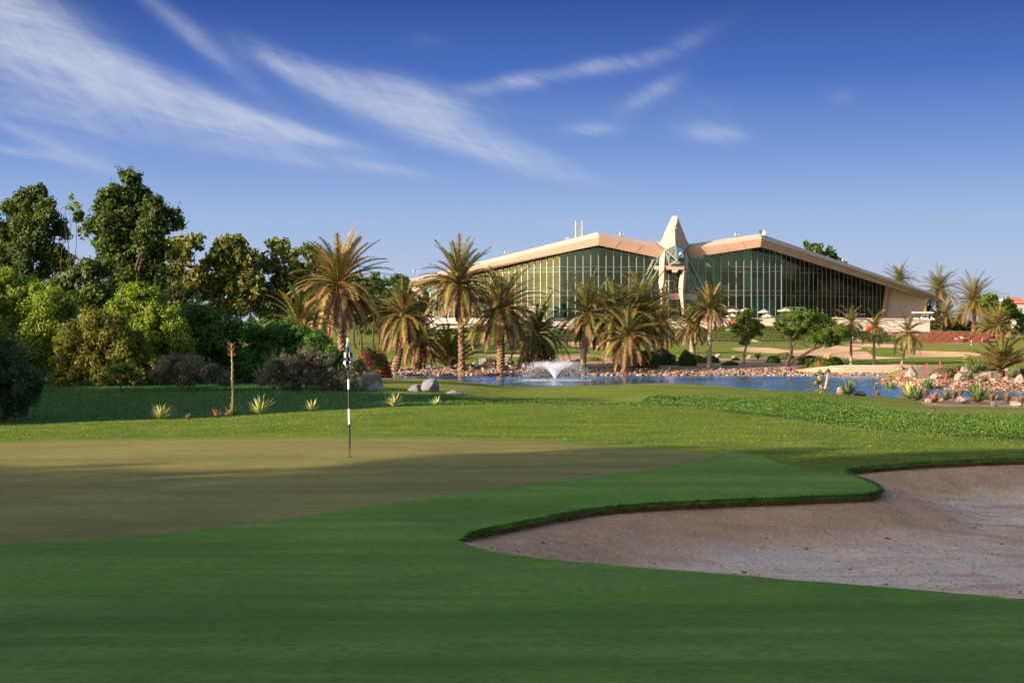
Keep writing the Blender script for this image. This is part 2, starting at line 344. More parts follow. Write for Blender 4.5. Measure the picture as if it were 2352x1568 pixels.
BK = [wpoly([(1073, 808), (1110, 812), (1200, 813), (1258, 812), (1250, 818), (1180, 819), (1120, 817), (1085, 813)], 160),
      wpoly([(1300, 786), (1340, 784), (1400, 785), (1405, 792), (1390, 799), (1340, 798), (1310, 794)], 180),
      wpoly(z3([(-620, 810), (-400, 790), (-60, 800), (150, 825), (330, 830), (500, 815), (560, 780), (820, 765), (1100, 780), (1310, 802), (1180, 838), (960, 868), (830, 888), (830, 905), (400, 915), (0, 890), (-420, 860)]), 160),
      wpoly(z3([(1050, 750), (1300, 738), (1700, 745), (1910, 775), (1900, 795), (1500, 795), (1250, 785)]), 180),
      wpoly(z3([(840, 905), (1000, 868), (1250, 850), (1380, 862), (1440, 905), (1560, 930), (1800, 938), (1990, 935), (1900, 950), (1400, 965), (1000, 950)]), 170),
      wpoly(z3([(1830, 850), (2000, 835), (2300, 845), (2700, 858), (2920, 870), (3060, 905), (2900, 925), (2500, 935), (2200, 935), (1960, 930), (1930, 890)]), 170),
      ]
fargreen = wpoly([(2080, 790), (2200, 787), (2352, 786), (2500, 788), (2500, 812), (2352, 816), (2200, 812), (2100, 806), (2050, 798)], 190)
green3 = wpoly([(880, 790), (960, 786), (1050, 790), (1060, 800), (980, 806), (890, 802)], 170)
road = np.array([[94, 262], [104, 278], [112, 300], [125, 330], [160, 340], [160, 300], [130, 280], [108, 262], [102, 240], [97, 241]])

pensoil = np.array([((a - CX) * b / F, b) for a, b in [(1985, 128.5), (2053, 123), (2119, 117.5), (2245, 115), (2500, 114), (2700, 114), (2700, 152), (2400, 151), (2140, 149), (2070, 147.5), (2040, 140)]])
garden = np.vstack([np.array([hit(a, b, 60, 100)[:2] for a, b in smooth([(1850, 893), (1920, 898), (1990, 905), (2060, 911), (2108, 921), (2135, 931), (2250, 934), (2352, 936), (2700, 942)], False, 3)]), [[52, 108], [22, 108], [18.5, 104]]])
redslope = wpoly([(2000, 764), (2040, 757), (2110, 757), (2200, 762), (2290, 764), (2290, 786), (2130, 787), (2060, 774)], 250, 330)
terracesoil = wpoly([(1262, 759), (1500, 758), (1700, 757), (1900, 760), (2000, 766), (2110, 787), (1900, 789), (1700, 791), (1500, 790), (1262, 788)], 270, 330)
# ------------------------------------------------------------------ turf and sand materials
def turf(name, ca, cb, cc, fine=60, bump=.5, big=.35, streak=None, fs=14):
    m = bpy.data.materials.new(name); m.use_nodes = True; t = m.node_tree; n = t.nodes; l = t.links; p = n['Principled BSDF']
    p.inputs['Roughness'].default_value = .9; p.inputs['Specular IOR Level'].default_value = .12
    try:
        p.inputs['Sheen Weight'].default_value = .0
    except Exception: pass
    tco = n.new('ShaderNodeTexCoord')
    def noi(s, d, st=(1, 1, 1), rz=0):
        mp = n.new('ShaderNodeMapping'); mp.inputs['Scale'].default_value = st; mp.inputs['Rotation'].default_value = (0, 0, rz); l.new(tco.outputs['Object'], mp.inputs[0])
        a = n.new('ShaderNodeTexNoise'); a.inputs['Scale'].default_value = s; a.inputs['Detail'].default_value = d; a.inputs['Roughness'].default_value = .6; l.new(mp.outputs[0], a.inputs['Vector']); return a.outputs['Fac']
    def mixc(f, a, b, lo, hi, k=1.0):
        r = n.new('ShaderNodeMapRange'); r.inputs[1].default_value = lo; r.inputs[2].default_value = hi; r.inputs[4].default_value = k; l.new(f, r.inputs[0])
        x = n.new('ShaderNodeMixRGB'); l.new(r.outputs[0], x.inputs[0])
        if isinstance(a, tuple): x.inputs[1].default_value = (*a, 1)
        else: l.new(a, x.inputs[1])
        x.inputs[2].default_value = (*b, 1); return x.outputs[0]
    c = mixc(noi(big, 5), ca, cb, .38, .64)
    if streak: c = mixc(noi(streak[0], 6, streak[1], streak[2]), c, cc, .46, .62, .85); c = mixc(noi(streak[0] * .55, 6, (streak[1][0] * .7, streak[1][1] * 1.3, 1), streak[2] + .12), c, tuple(v * .62 for v in ca), .48, .66, .7)
    c = mixc(noi(fs, 8), c, tuple(v * .5 for v in ca), .46, .70, .60)
    c = mixc(noi(.45, 4, (1, 1, 1), .7), c, tuple(v * .62 for v in ca), .45, .68, .6)
    c = mixc(noi(fine, 3), c, cc, .52, .75, .6)
    l.new(c, p.inputs['Base Color'])
    b = n.new('ShaderNodeBump'); b.inputs['Strength'].default_value = bump; b.inputs['Distance'].default_value = .03; l.new(noi(fine * 1.3, 4), b.inputs['Height'])
    l.new(b.outputs[0], p.inputs['Normal']); return m
T_rough = turf('rough_turf', (.085, .155, .012), (.115, .185, .016), (.19, .22, .03), 45, 1.0, .5, (1.2, (.6, 1.6, 1), .4), 9)
T_apron = turf('mown_turf', (.11, .225, .028), (.155, .265, .044), (.19, .28, .06), 70, .7, .22, (.8, (.28, 2.0, 1), -.35), 11)  # long bands paint mowing streaks and streaks of light into the apron
T_green = turf('green_turf', (.215, .188, .060), (.255, .21, .072), (.18, .20, .055), 90, .4, .35, (.7, (.3, 2.2, 1), -.2), 13)
T_fair = turf('fairway_turf', (.13, .175, .014), (.16, .20, .02), (.20, .22, .03), 30, .4, .12, (.3, (.5, 1.5, 1), .2), 5)
T_hollow = turf('hollow_turf', (.045, .105, .018), (.055, .12, .02), (.075, .13, .03), 25, 1.2, .4, None, 6)  # darker than the other turf: part of the hollow's shade is in the colour
T_cover = turf('cover_turf', (.03, .075, .012), (.05, .10, .015), (.08, .13, .02), 20, 1.5, .8, None, 5)
T_tee = turf('tee_turf', (.17, .20, .03), (.19, .21, .035), (.21, .22, .05), 30, .3, .2)
T_gr2 = turf('second_green_turf', (.19, .195, .03), (.21, .21, .035), (.17, .19, .03), 30, .3, .2)
def sandm(name, ca, cb, cc, s1=.9, s2=3.0, bump=1.0, fine=38):
    m = bpy.data.materials.new(name); m.use_nodes = True; t = m.node_tree; n = t.nodes; l = t.links; p = n['Principled BSDF']
    p.inputs['Roughness'].default_value = .95; p.inputs['Specular IOR Level'].default_value = .1
    tco = n.new('ShaderNodeTexCoord')
    def noi(s, d, st=(1, 1, 1), dist=0, rz=0):
        mp = n.new('ShaderNodeMapping'); mp.inputs['Scale'].default_value = st; mp.inputs['Rotation'].default_value = (0, 0, rz); l.new(tco.outputs['Object'], mp.inputs[0])
        a = n.new('ShaderNodeTexNoise'); a.inputs['Scale'].default_value = s; a.inputs['Detail'].default_value = d; a.inputs['Roughness'].default_value = .62; a.inputs['Distortion'].default_value = dist; l.new(mp.outputs[0], a.inputs['Vector']); return a.outputs['Fac']
    def mixc(f, a, b, lo, hi, k=1.0):
        r = n.new('ShaderNodeMapRange'); r.inputs[1].default_value = lo; r.inputs[2].default_value = hi; r.inputs[4].default_value = k; l.new(f, r.inputs[0])
        x = n.new('ShaderNodeMixRGB'); l.new(r.outputs[0], x.inputs[0])
        if isinstance(a, tuple): x.inputs[1].default_value = (*a, 1)
        else: l.new(a, x.inputs[1])
        x.inputs[2].default_value = (*b, 1); return x.outputs[0]
    c = mixc(noi(s1, 6, (1, 1.8, 1), .6), ca, cb, .42, .62)
    at_ = n.new('ShaderNodeAttribute'); at_.attribute_name = 'floor'
    mm = n.new('ShaderNodeMath'); mm.operation = 'MULTIPLY'; l.new(at_.outputs['Fac'], mm.inputs[0])
    r = n.new('ShaderNodeMapRange'); r.inputs[1].default_value = .40; r.inputs[2].default_value = .58; r.inputs[3].default_value = .25; l.new(noi(s2 * .35, 8, (.45, 1.6, 1), 1.2, .25), r.inputs[0]); l.new(r.outputs[0], mm.inputs[1])
    x = n.new('ShaderNodeMixRGB'); l.new(mm.outputs[0], x.inputs[0]); l.new(c, x.inputs[1]); x.inputs[2].default_value = (*cc, 1); c = x.outputs[0]
    c = mixc(noi(14, 8), c, tuple(v * .70 for v in ca), .44, .66, .5)
    c = mixc(noi(fine, 6), c, tuple(v * .45 for v in ca), .58, .72, .6)
    c = mixc(noi(27, 4), c, tuple(min(1, v * 1.25) for v in cc), .60, .72, .6)
    l.new(c, p.inputs['Base Color'])
    w = n.new('ShaderNodeTexWave'); w.inputs['Scale'].default_value = 4.5; w.inputs['Distortion'].default_value = 22; w.inputs['Detail'].default_value = 3; w.inputs['Detail Scale'].default_value = .12; w.bands_direction = 'Y'; l.new(tco.outputs['Object'], w.inputs['Vector'])
    ad = n.new('ShaderNodeMath'); ad.operation = 'MULTIPLY_ADD'; l.new(w.outputs['Fac'], ad.inputs[0]); ad.inputs[1].default_value = .10; l.new(noi(fine * .6, 6), ad.inputs[2])
    b = n.new('ShaderNodeBump'); b.inputs['Strength'].default_value = bump; b.inputs['Distance'].default_value = .05; l.new(ad.outputs[0], b.inputs['Height'])
    l.new(b.outputs[0], p.inputs['Normal']); return m
SandM = sandm('bunker_sand', (.56, .345, .215), (.46, .27, .165), (.76, .60, .49))
SandF = mat('far_sand', (.56, .36, .22), (.46, .28, .16), .35, .95, .3, 4, spec=.1)
SoilM = mat('red_soil', (.30, .14, .07), (.38, .21, .12), .8, .95, .6, 5, spec=.1)
BedM = mat('sandy_bed', (.42, .27, .18), (.30, .18, .11), .25, .95, .4, 4, spec=.1)
TSoilM = mat('terrace_soil_m', (.16, .13, .05), (.12, .12, .04), .5, .95, spec=.1)
PSoilM = mat('peninsula_soil_m', (.34, .22, .15), (.26, .16, .10), .6, .95, .5, 6, spec=.1)
RoadM = mat('road_asphalt', (.20, .19, .21), (.24, .22, .24), .5, .9)
WildM = turf('outer_turf', (.05, .09, .02), (.08, .11, .03), (.12, .12, .05), 8, .4, .05)

# ------------------------------------------------------------------ ground: one planar partition, split by surface
pts = []
dd = [4.0]
while dd[-1] < 380: dd.append(dd[-1] * (1.028 if dd[-1] < 60 else 1.022))
cols = np.concatenate([np.arange(-1500, -100, 90), np.arange(-100, 2460, 34), np.arange(2460, 4000, 90)])
for d in dd:
    for p in cols: pts.append(((p - CX) * d / F, d))
for d in (450, 600, 900, 1600, 3900):
    for p in np.arange(-3000, 5400, 300): pts.append(((p - CX) * d / F, d))
for x in np.linspace(-3500, 3500, 15):
    for y in (-600, 3950): pts.append((x, y))
for x in np.arange(-110, 111, 8.0):
    for y in list(np.arange(-50, 4, 6.0)) + list(range(10, 200, 12)):
        if y < 3 or abs(CX + F * x / y - CX) > 2800: pts.append((x, y))
bb0, bb1 = bunker.min(0), bunker.max(0)
gx, gy = np.meshgrid(np.arange(bb0[0], bb1[0], .17), np.arange(bb0[1], bb1[1], .17)); gx = gx.ravel() + .05 * np.sin(gy.ravel() * 7); gy = gy.ravel()
k = inside(bunker, gx, gy); gx, gy = gx[k], gy[k]; k = (segdist((gx, gy), np.vstack([bunker, bunker[:1]])) > .07); pts += list(zip(gx[k], gy[k]))
edges = []
collar = np.array([hit(a, b, 0, 45)[:2] for a, b in smooth(ap[:12], False, 3)] + [hit(a, b, 0, 45)[:2] for a, b in [(1668, 1046), (1640, 1056), (1400, 1062), (800, 1050), (0, 1060), (-900, 1090)]])
regions = [('apron', apron), ('collar', collar), ('cover', cover), ('hollow', hollow), ('tee', tee), ('green2', green2), ('sandbed', sandbed), ('redbed', redbed), ('fargreen', fargreen), ('green3', green3), ('road', road), ('terracesoil', terracesoil), ('redslope', redslope), ('pensoil', pensoil), ('garden', garden)] + [('bk%d' % i, b) for i, b in enumerate(BK)] + [('green', green), ('bunker', bunker)]
def densify(poly):
    out = []
    for i in range(len(poly)):
        a = np.asarray(poly[i], float); b = np.asarray(poly[(i + 1) % len(poly)], float); L_ = np.linalg.norm(b - a); dm_ = max(4, min(abs(a[1]), abs(b[1]))); k = max(1, int(math.ceil(L_ / max(.17, .022 * dm_))))
        out += [a + (b - a) * q / k for q in range(k)]
    return np.array(out)
regions = [(a, densify(b)) for a, b in regions]
for nm, poly in regions:
    n0 = len(pts); m = len(poly); pts += [tuple(q) for q in poly]; edges += [(n0 + i, n0 + (i + 1) % m) for i in range(m)]
import time; _t = time.time()
res = delaunay_2d_cdt([Vector(p) for p in pts], edges, [], 0, 1e-4)
V2 = np.array([(v.x, v.y) for v in res[0]]); TF = np.array([f for f in res[2] if len(f) == 3])
print('cdt', len(V2), len(TF), time.time() - _t)
ctr = V2[TF].mean(1)
lab = np.zeros(len(TF), int)          # 0 = fairway
dcen = ctr[:, 1]; pxc = CX + F * ctr[:, 0] / np.maximum(dcen, 3)
lab[(dcen < 43.5)] = 1                # rough mound around the green
idx = {}
for i, (nm, poly) in enumerate(regions):
    lab[inside(poly, ctr[:, 0], ctr[:, 1])] = i + 2; idx[nm] = i + 2
lab[(lab == 0) & ((dcen > 420) | (np.abs(pxc - CX) > 2600))] = 99
VZ = terr(V2[:, 0], V2[:, 1])
def dish(poly, mask_v, depth, width):
    dist = segdist((V2[mask_v, 0], V2[mask_v, 1]), np.vstack([poly, poly[:1]])); t = np.clip(dist / width, 0, 1); return depth * t * t * (3 - 2 * t)
def region_mesh(name, sel, material, zz, attr=None):
    f = TF[sel]; u, inv = np.unique(f, return_inverse=True); f = inv.reshape(-1, 3)
    v = np.c_[V2[u], zz[u]]; e1 = v[f[:, 1]] - v[f[:, 0]]; e2 = v[f[:, 2]] - v[f[:, 0]]; fl = (e1[:, 0] * e2[:, 1] - e1[:, 1] * e2[:, 0]) < 0; f[fl] = f[fl][:, ::-1]
    b = MB(); b.v = [v]; b.f = [tuple(q) for q in f.tolist()]; b.m = [0] * len(f); b.n = len(v)
    o = b.build(name, material, smooth=True); tag(o, kind='structure')
    if attr is not None:
        a = o.data.attributes.new('floor', 'FLOAT', 'POINT'); a.data.foreach_set('value', attr[u].astype(np.float32))
    return o
region_mesh('fairway', lab == 0, T_fair, VZ)
region_mesh('rough_mound', lab == 1, T_rough, VZ)
region_mesh('outer_ground', lab == 99, WildM, VZ)
T_collar = turf('collar_turf', (.13, .18, .022), (.16, .20, .03), (.19, .22, .05), 60, .5, .3)
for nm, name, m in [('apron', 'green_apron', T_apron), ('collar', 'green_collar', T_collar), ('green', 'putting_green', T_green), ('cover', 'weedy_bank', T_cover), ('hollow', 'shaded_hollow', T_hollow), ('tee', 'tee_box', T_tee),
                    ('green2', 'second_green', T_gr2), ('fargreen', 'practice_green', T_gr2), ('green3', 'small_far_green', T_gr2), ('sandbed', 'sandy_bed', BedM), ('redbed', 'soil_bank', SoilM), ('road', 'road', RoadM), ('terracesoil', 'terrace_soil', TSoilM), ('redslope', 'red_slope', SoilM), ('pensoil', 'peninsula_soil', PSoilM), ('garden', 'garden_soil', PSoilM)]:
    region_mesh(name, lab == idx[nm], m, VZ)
# far bunkers
for i, b in enumerate(BK):
    sel = lab == idx['bk%d' % i]
    if not sel.any(): continue
    z = VZ.copy(); u = np.unique(TF[sel]); z[u] -= dish(b, u, .35, 3.0); region_mesh('far_bunker', sel, SandF, z)
# near bunker
sel = lab == idx['bunker']; u = np.unique(TF[sel]); z = VZ.copy()
df = segdist((V2[u, 0], V2[u, 1]), far_line); dn = segdist((V2[u, 0], V2[u, 1]), near_line)
LIP = .08
w = dn / (dn + df + 1e-6); dm = np.where(df < dn, df / 1.7, dn / 1.5); dm = 1 / np.sqrt(1 / (df / 1.5 + .02)**2 + 1 / (dn / 1.5 + .02)**2); t = np.clip(dm, 0, 1); t = t * t * (3 - 2 * t)
mp_ = {int(a): i for i, a in enumerate(u)}; ft = np.vectorize(mp_.get)(TF[sel]); ee = np.vstack([ft[:, [0, 1]], ft[:, [1, 2]], ft[:, [2, 0]]]); ee = np.vstack([ee, ee[:, ::-1]]); fix_ = np.minimum(df, dn) < .25
for _ in range(30):
    sm = np.bincount(ee[:, 0], t[ee[:, 1]], len(u)) / np.maximum(np.bincount(ee[:, 0], minlength=len(u)), 1); t = np.where(fix_, t, .5 * t + .5 * sm)
lipz = LIP * np.clip((w - .5) * 2, 0, 1) * np.clip(dn / .8, 0, 1) + .012
drop = lipz + (.52 - lipz) * t
rip = np.array([mnoise.noise((a * 1.1, b * 1.1, .3)) * .07 + mnoise.noise((a * 3.1, b * 3.1, 1.3)) * .035 for a, b in V2[u]])
z[u] = z[u] - drop + rip * np.clip(np.minimum(df, dn) / .4, 0, 1)
fl = np.zeros(len(V2)); fl[u] = np.clip((dm - .55) / .5, 0, 1)
region_mesh('bunker', sel, SandM, z, fl)
# turf edge round the bunker: soil face under a rolled grass lip, with blades hanging over
rng = np.random.default_rng(5)
SoilE = mat('edge_soil', (.10, .045, .022), (.16, .075, .04), 6, .95, .8, 30, spec=.1)
BladeM = mat('edge_blades', (.05, .12, .018), (.075, .16, .03), 3, .8, isl=.4, spec=.2, trans=.25)
mb = MB(); fl3 = far_line; cen = bunker.mean(0); lipv = []
tang = np.gradient(fl3, axis=0); tang /= np.linalg.norm(tang, axis=1)[:, None] + 1e-9
nin = np.c_[tang[:, 1], -tang[:, 0]]      # candidate inward normal
test = inside(bunker, fl3[:, 0] + nin[:, 0] * .05, fl3[:, 1] + nin[:, 1] * .05); nin[~test] *= -1
n = len(fl3); zt = terr(fl3[:, 0], fl3[:, 1])
taper = np.clip(np.arange(n) / 14, .1, 1)
rows = []
wv = np.array([mnoise.noise((q[0] * 2.5, q[1] * 2.5, 0)) + .6 * mnoise.noise((q[0] * 7, q[1] * 7, 3)) for q in fl3]) * .05
for off, dz in ((-.10, .004), (-.02, .014), (.03, .006), (.04, -.02), (.015, -.035)):
    rows.append(np.c_[fl3 + nin * (off + (wv if off > 0 else wv * 0))[:, None] * np.ones((n, 1)), zt + dz * taper if dz > 0 else zt + dz * taper])
prof = np.stack(rows)     # 5 x n x 3
f = [(r * n + i, r * n + i + 1, (r + 1) * n + i + 1, (r + 1) * n + i) for r in range(4) for i in range(n - 1)]
mb.add(prof.reshape(-1, 3), f); o = mb.build('turf_edge', T_apron, smooth=True); tag(o, kind='structure')
mb = MB(); a = np.c_[fl3 + nin * .018, zt - .012 * taper]; b = np.c_[fl3 - nin * .012, zt - (LIP + .06) * taper]
mb.add(np.vstack([a, b]), [(i, i + 1, n + i + 1, n + i) for i in range(n - 1)]); tag(mb.build('soil_face', SoilE, smooth=True), kind='structure')
NB = 17000; i = rng.integers(0, n - 1, NB); fr = rng.random(NB)[:, None]; base = fl3[i] * (1 - fr) + fl3[i + 1] * fr; nn_ = nin[i]; tg = tang[i]; tp = taper[i]
off = rng.normal(.01, .03, NB) + wv[i] * .8; base = base + nn_ * off[:, None]; zb = terr(base[:, 0], base[:, 1]) + np.where(off < .05, .012, -.02) - np.clip(off - .04, 0, 1) * .6
ln = rng.uniform(.02, .06, NB) * (1 + 8 * np.abs(wv[i])) * (.5 + .5 * tp); dirx = nn_ * rng.uniform(.1, 1.0, (NB, 1)) + tg * rng.normal(0, .5, (NB, 1)); dz = rng.uniform(-.9, .7, NB)
D = np.c_[dirx, dz]; D /= np.linalg.norm(D, axis=1)[:, None]; B0 = np.c_[base, zb]; sd_ = np.c_[tg, np.zeros(NB)] * .006
mb = MB(); mb.quads(np.stack([B0 - sd_, B0 + sd_, B0 + D * ln[:, None]], 1)); tag(mb.build('edge_grass', BladeM), 'dark overhanging grass blades along the bunker edge', 'grass', kind='stuff')

# ------------------------------------------------------------------ water
wm = bpy.data.materials.new('lake_water'); wm.use_nodes = True; t = wm.node_tree; p = t.nodes['Principled BSDF']
p.inputs['Base Color'].default_value = (.05, .135, .22, 1); p.inputs['Roughness'].default_value = .06; p.inputs['IOR'].default_value = 1.33; p.inputs['Specular IOR Level'].default_value = .6
tco = t.nodes.new('ShaderNodeTexCoord'); mp = t.nodes.new('ShaderNodeMapping'); mp.inputs['Scale'].default_value = (.7, 1.5, 1); t.links.new(tco.outputs['Object'], mp.inputs[0])
nz = t.nodes.new('ShaderNodeTexNoise'); nz.inputs['Scale'].default_value = 2.4; nz.inputs['Detail'].default_value = 4; t.links.new(mp.outputs[0], nz.inputs['Vector'])
nb = t.nodes.new('ShaderNodeTexNoise'); nb.inputs['Scale'].default_value = .12; nb.inputs['Detail'].default_value = 3; t.links.new(mp.outputs[0], nb.inputs['Vector'])
sb_ = t.nodes.new('ShaderNodeVectorMath'); sb_.operation = 'SUBTRACT'; sb_.inputs[1].default_value = (.5, .5, .5); t.links.new(nz.outputs['Color'], sb_.inputs[0])
ml_ = t.nodes.new('ShaderNodeVectorMath'); ml_.operation = 'MULTIPLY'; ml_.inputs[1].default_value = (.22, .44, 0); t.links.new(sb_.outputs[0], ml_.inputs[0])
rg_ = t.nodes.new('ShaderNodeMapRange'); rg_.inputs[1].default_value = .35; rg_.inputs[2].default_value = .6; rg_.inputs[3].default_value = .45; rg_.inputs[4].default_value = 1.1; t.links.new(nb.outputs['Fac'], rg_.inputs[0])
sc_ = t.nodes.new('ShaderNodeVectorMath'); sc_.operation = 'SCALE'; t.links.new(ml_.outputs[0], sc_.inputs[0]); t.links.new(rg_.outputs[0], sc_.inputs['Scale'])
ad_ = t.nodes.new('ShaderNodeVectorMath'); ad_.inputs[1].default_value = (0, -.06, 1); t.links.new(sc_.outputs[0], ad_.inputs[0])
no_ = t.nodes.new('ShaderNodeVectorMath'); no_.operation = 'NORMALIZE'; t.links.new(ad_.outputs[0], no_.inputs[0]); t.links.new(no_.outputs[0], p.inputs['Normal'])
LZ = -3.25
mb = MB(); mb.add([at(840, 0, 96) * [1, 1, 0] + [0, 0, LZ], at(3200, 0, 96) * [1, 1, 0] + [0, 0, LZ], at(3200, 0, 150) * [1, 1, 0] + [0, 0, LZ], at(860, 0, 149.5) * [1, 1, 0] + [0, 0, LZ]], [(0, 1, 2, 3)])
tag(mb.build('lake_water', wm), kind='structure')
# ------------------------------------------------------------------ clubhouse
StoneM = mat('cream_stone', (.395, .262, .205), (.36, .238, .185), .35, .8, .12, 3, spec=.2)
StoneP = mat('pale_stone', (.41, .31, .27), (.38, .285, .245), .3, .75, .1, 3, spec=.2)  # also used to paint sky light onto the fascia's upper band
StoneD = mat('panel_joint', (.16, .11, .08), None, 1, .9)
RoofM = mat('roof_sheet', (.55, .50, .48), (.5, .46, .44), .2, .6)
WhiteM = mat('white_plaster', (.40, .345, .31), (.36, .31, .28), .5, .8, .1, 4)
MulM = mat('mullion_metal', (.17, .19, .18), None, 1, .4, spec=.5)
DarkM = mat('dark_interior', (.05, .085, .08), (.09, .13, .115), .3, .9)
SlabM = mat('floor_slab', (.10, .15, .14), None, 1, .8)
CurtM = mat('pale_curtain', (.42, .55, .40), (.30, .42, .34), 1.2, .9, stretch=(3, 3, .1))
SteelM = mat('green_steel', (.16, .25, .20), None, 1, .5)
def glassm(name, tint, refl, rcol=(.9, .95, .92)):
    m = bpy.data.materials.new(name); m.use_nodes = True; t = m.node_tree; n = t.nodes; l = t.links
    for q in list(n): n.remove(q)
    o = n.new('ShaderNodeOutputMaterial'); a = n.new('ShaderNodeBsdfTransparent'); a.inputs[0].default_value = (*tint, 1)
    g = n.new('ShaderNodeBsdfGlossy'); g.inputs['Roughness'].default_value = .025; g.inputs[0].default_value = (*rcol, 1)
    tc_ = n.new('ShaderNodeTexCoord'); nz_ = n.new('ShaderNodeTexNoise'); nz_.inputs['Scale'].default_value = .25; nz_.inputs['Detail'].default_value = 3; l.new(tc_.outputs['Object'], nz_.inputs['Vector'])
    b_ = n.new('ShaderNodeBump'); b_.inputs['Strength'].default_value = .06; b_.inputs['Distance'].default_value = .3; l.new(nz_.outputs['Fac'], b_.inputs['Height']); l.new(b_.outputs[0], g.inputs['Normal'])
    f = n.new('ShaderNodeFresnel'); f.inputs[0].default_value = 1.5
    ad = n.new('ShaderNodeMath'); ad.operation = 'MULTIPLY_ADD'; ad.inputs[1].default_value = 1.0; ad.inputs[2].default_value = refl; ad.use_clamp = True; l.new(f.outputs[0], ad.inputs[0])
    mx = n.new('ShaderNodeMixShader'); l.new(ad.outputs[0], mx.inputs[0]); l.new(a.outputs[0], mx.inputs[1]); l.new(g.outputs[0], mx.inputs[2]); l.new(mx.outputs[0], o.inputs[0]); return m
GlassM = glassm('teal_glass', (.30, .60, .55), .10, (.42, .56, .55))
GlassL = glassm('left_glass', (.28, .52, .45), .05, (.27, .34, .27))
GlassD = glassm('dark_glass', (.20, .32, .30), .06, (.6, .5, .4))
FZ = 3.0
club = empty('clubhouse', tuple(at(1550, 0, 322) * [1, 1, 0] + [0, 0, 1.0]), 'long glass and cream stone clubhouse with two folded roof wings and a falcon head spire', 'building')
club['_o'] = list(club.location)
RL = [(946, 656), (1374, 563), (1514.6, 591.6)]; RR = [(1583, 591), (1746.5, 566.6), (2127.5, 682.6), (2150, 690)]
def yb(px):
    a = RL if px < 1550 else RR; return float(np.interp(px, [p[0] for p in a], [p[1] for p in a]))
def fascia(name, T, M_, B, dpt, njoint):
    # T, M_, B: screen lines; dpt: distances of the crease at each station
    mb = MB(); n = len(T)
    t = [at(*T[i], dpt[i] + 2.6) for i in range(n)]; m = [at(*M_[i], dpt[i]) for i in range(n)]; b = [at(*B[i], dpt[i] + .7) for i in range(n)]
    s = [b[i] + np.array([0, 4.5, .9]) for i in range(n)]; rb = [t[i] + np.array([0, 34, -2.0]) for i in range(n)]
    for i in range(n - 1):
        mb.add([t[i], t[i + 1], m[i + 1], m[i]], [(0, 3, 2, 1)], 1); mb.add([m[i], m[i + 1], b[i + 1], b[i]], [(0, 3, 2, 1)], 0)  # same stone in truth; paler upper band has its sky light in the colour
        mb.add([b[i], b[i + 1], s[i + 1], s[i]], [(0, 1, 2, 3)], 0)
    for i in (0, n - 1): mb.add([t[i], m[i], b[i], s[i]], [(0, 1, 2, 3)], 0)
    f = mb.build(name, [StoneM, StoneP], club)
    # panel joints: thin dark strips, set proud of the lower band, raked like the panels
    j = MB()
    for i in range(n - 1):
        L_ = np.linalg.norm(m[i + 1] - m[i]); k = max(1, int(L_ / njoint))
        for q in range(1, k):
            u = q / k; a = m[i] * (1 - u) + m[i + 1] * u; sg = -1 if T[i][1] > T[i + 1][1] else 1
            c = b[i] * (1 - u) + b[i + 1] * u + np.array([-sg * -1.0, 0, 0]) * 0; u2 = u - sg * .9 / L_ * (1 if sg else 1)
            c = b[i] * (1 - u2) + b[i + 1] * u2; o_ = np.array([0, -.03, 0]); j = MB(); j.bar(a + o_, c + o_, .05, .02); j.build('panel_joint', StoneD, f)
            a2 = t[i] * (1 - u) + t[i + 1] * u
    r = MB()
    for i in range(n - 1): r.add([t[i], t[i + 1], rb[i + 1], rb[i]], [(0, 1, 2, 3)])
    r.build('roof', RoofM, club)
    return f
fascia('roof_fascia', [(936, 643), (1373, 533), (1520, 560)], [(938, 650), (1376, 544), (1528, 573)], [(946, 657), (1374, 563), (1512, 592)], [331, 313, 315], 4.2)
fascia('roof_fascia', [(1581, 561), (1746.5, 537), (2150, 675)], [(1572, 573), (1749.3, 548), (2153, 681)], [(1585, 592), (1746.5, 567), (2143, 690)], [315, 313, 346], 4.2)

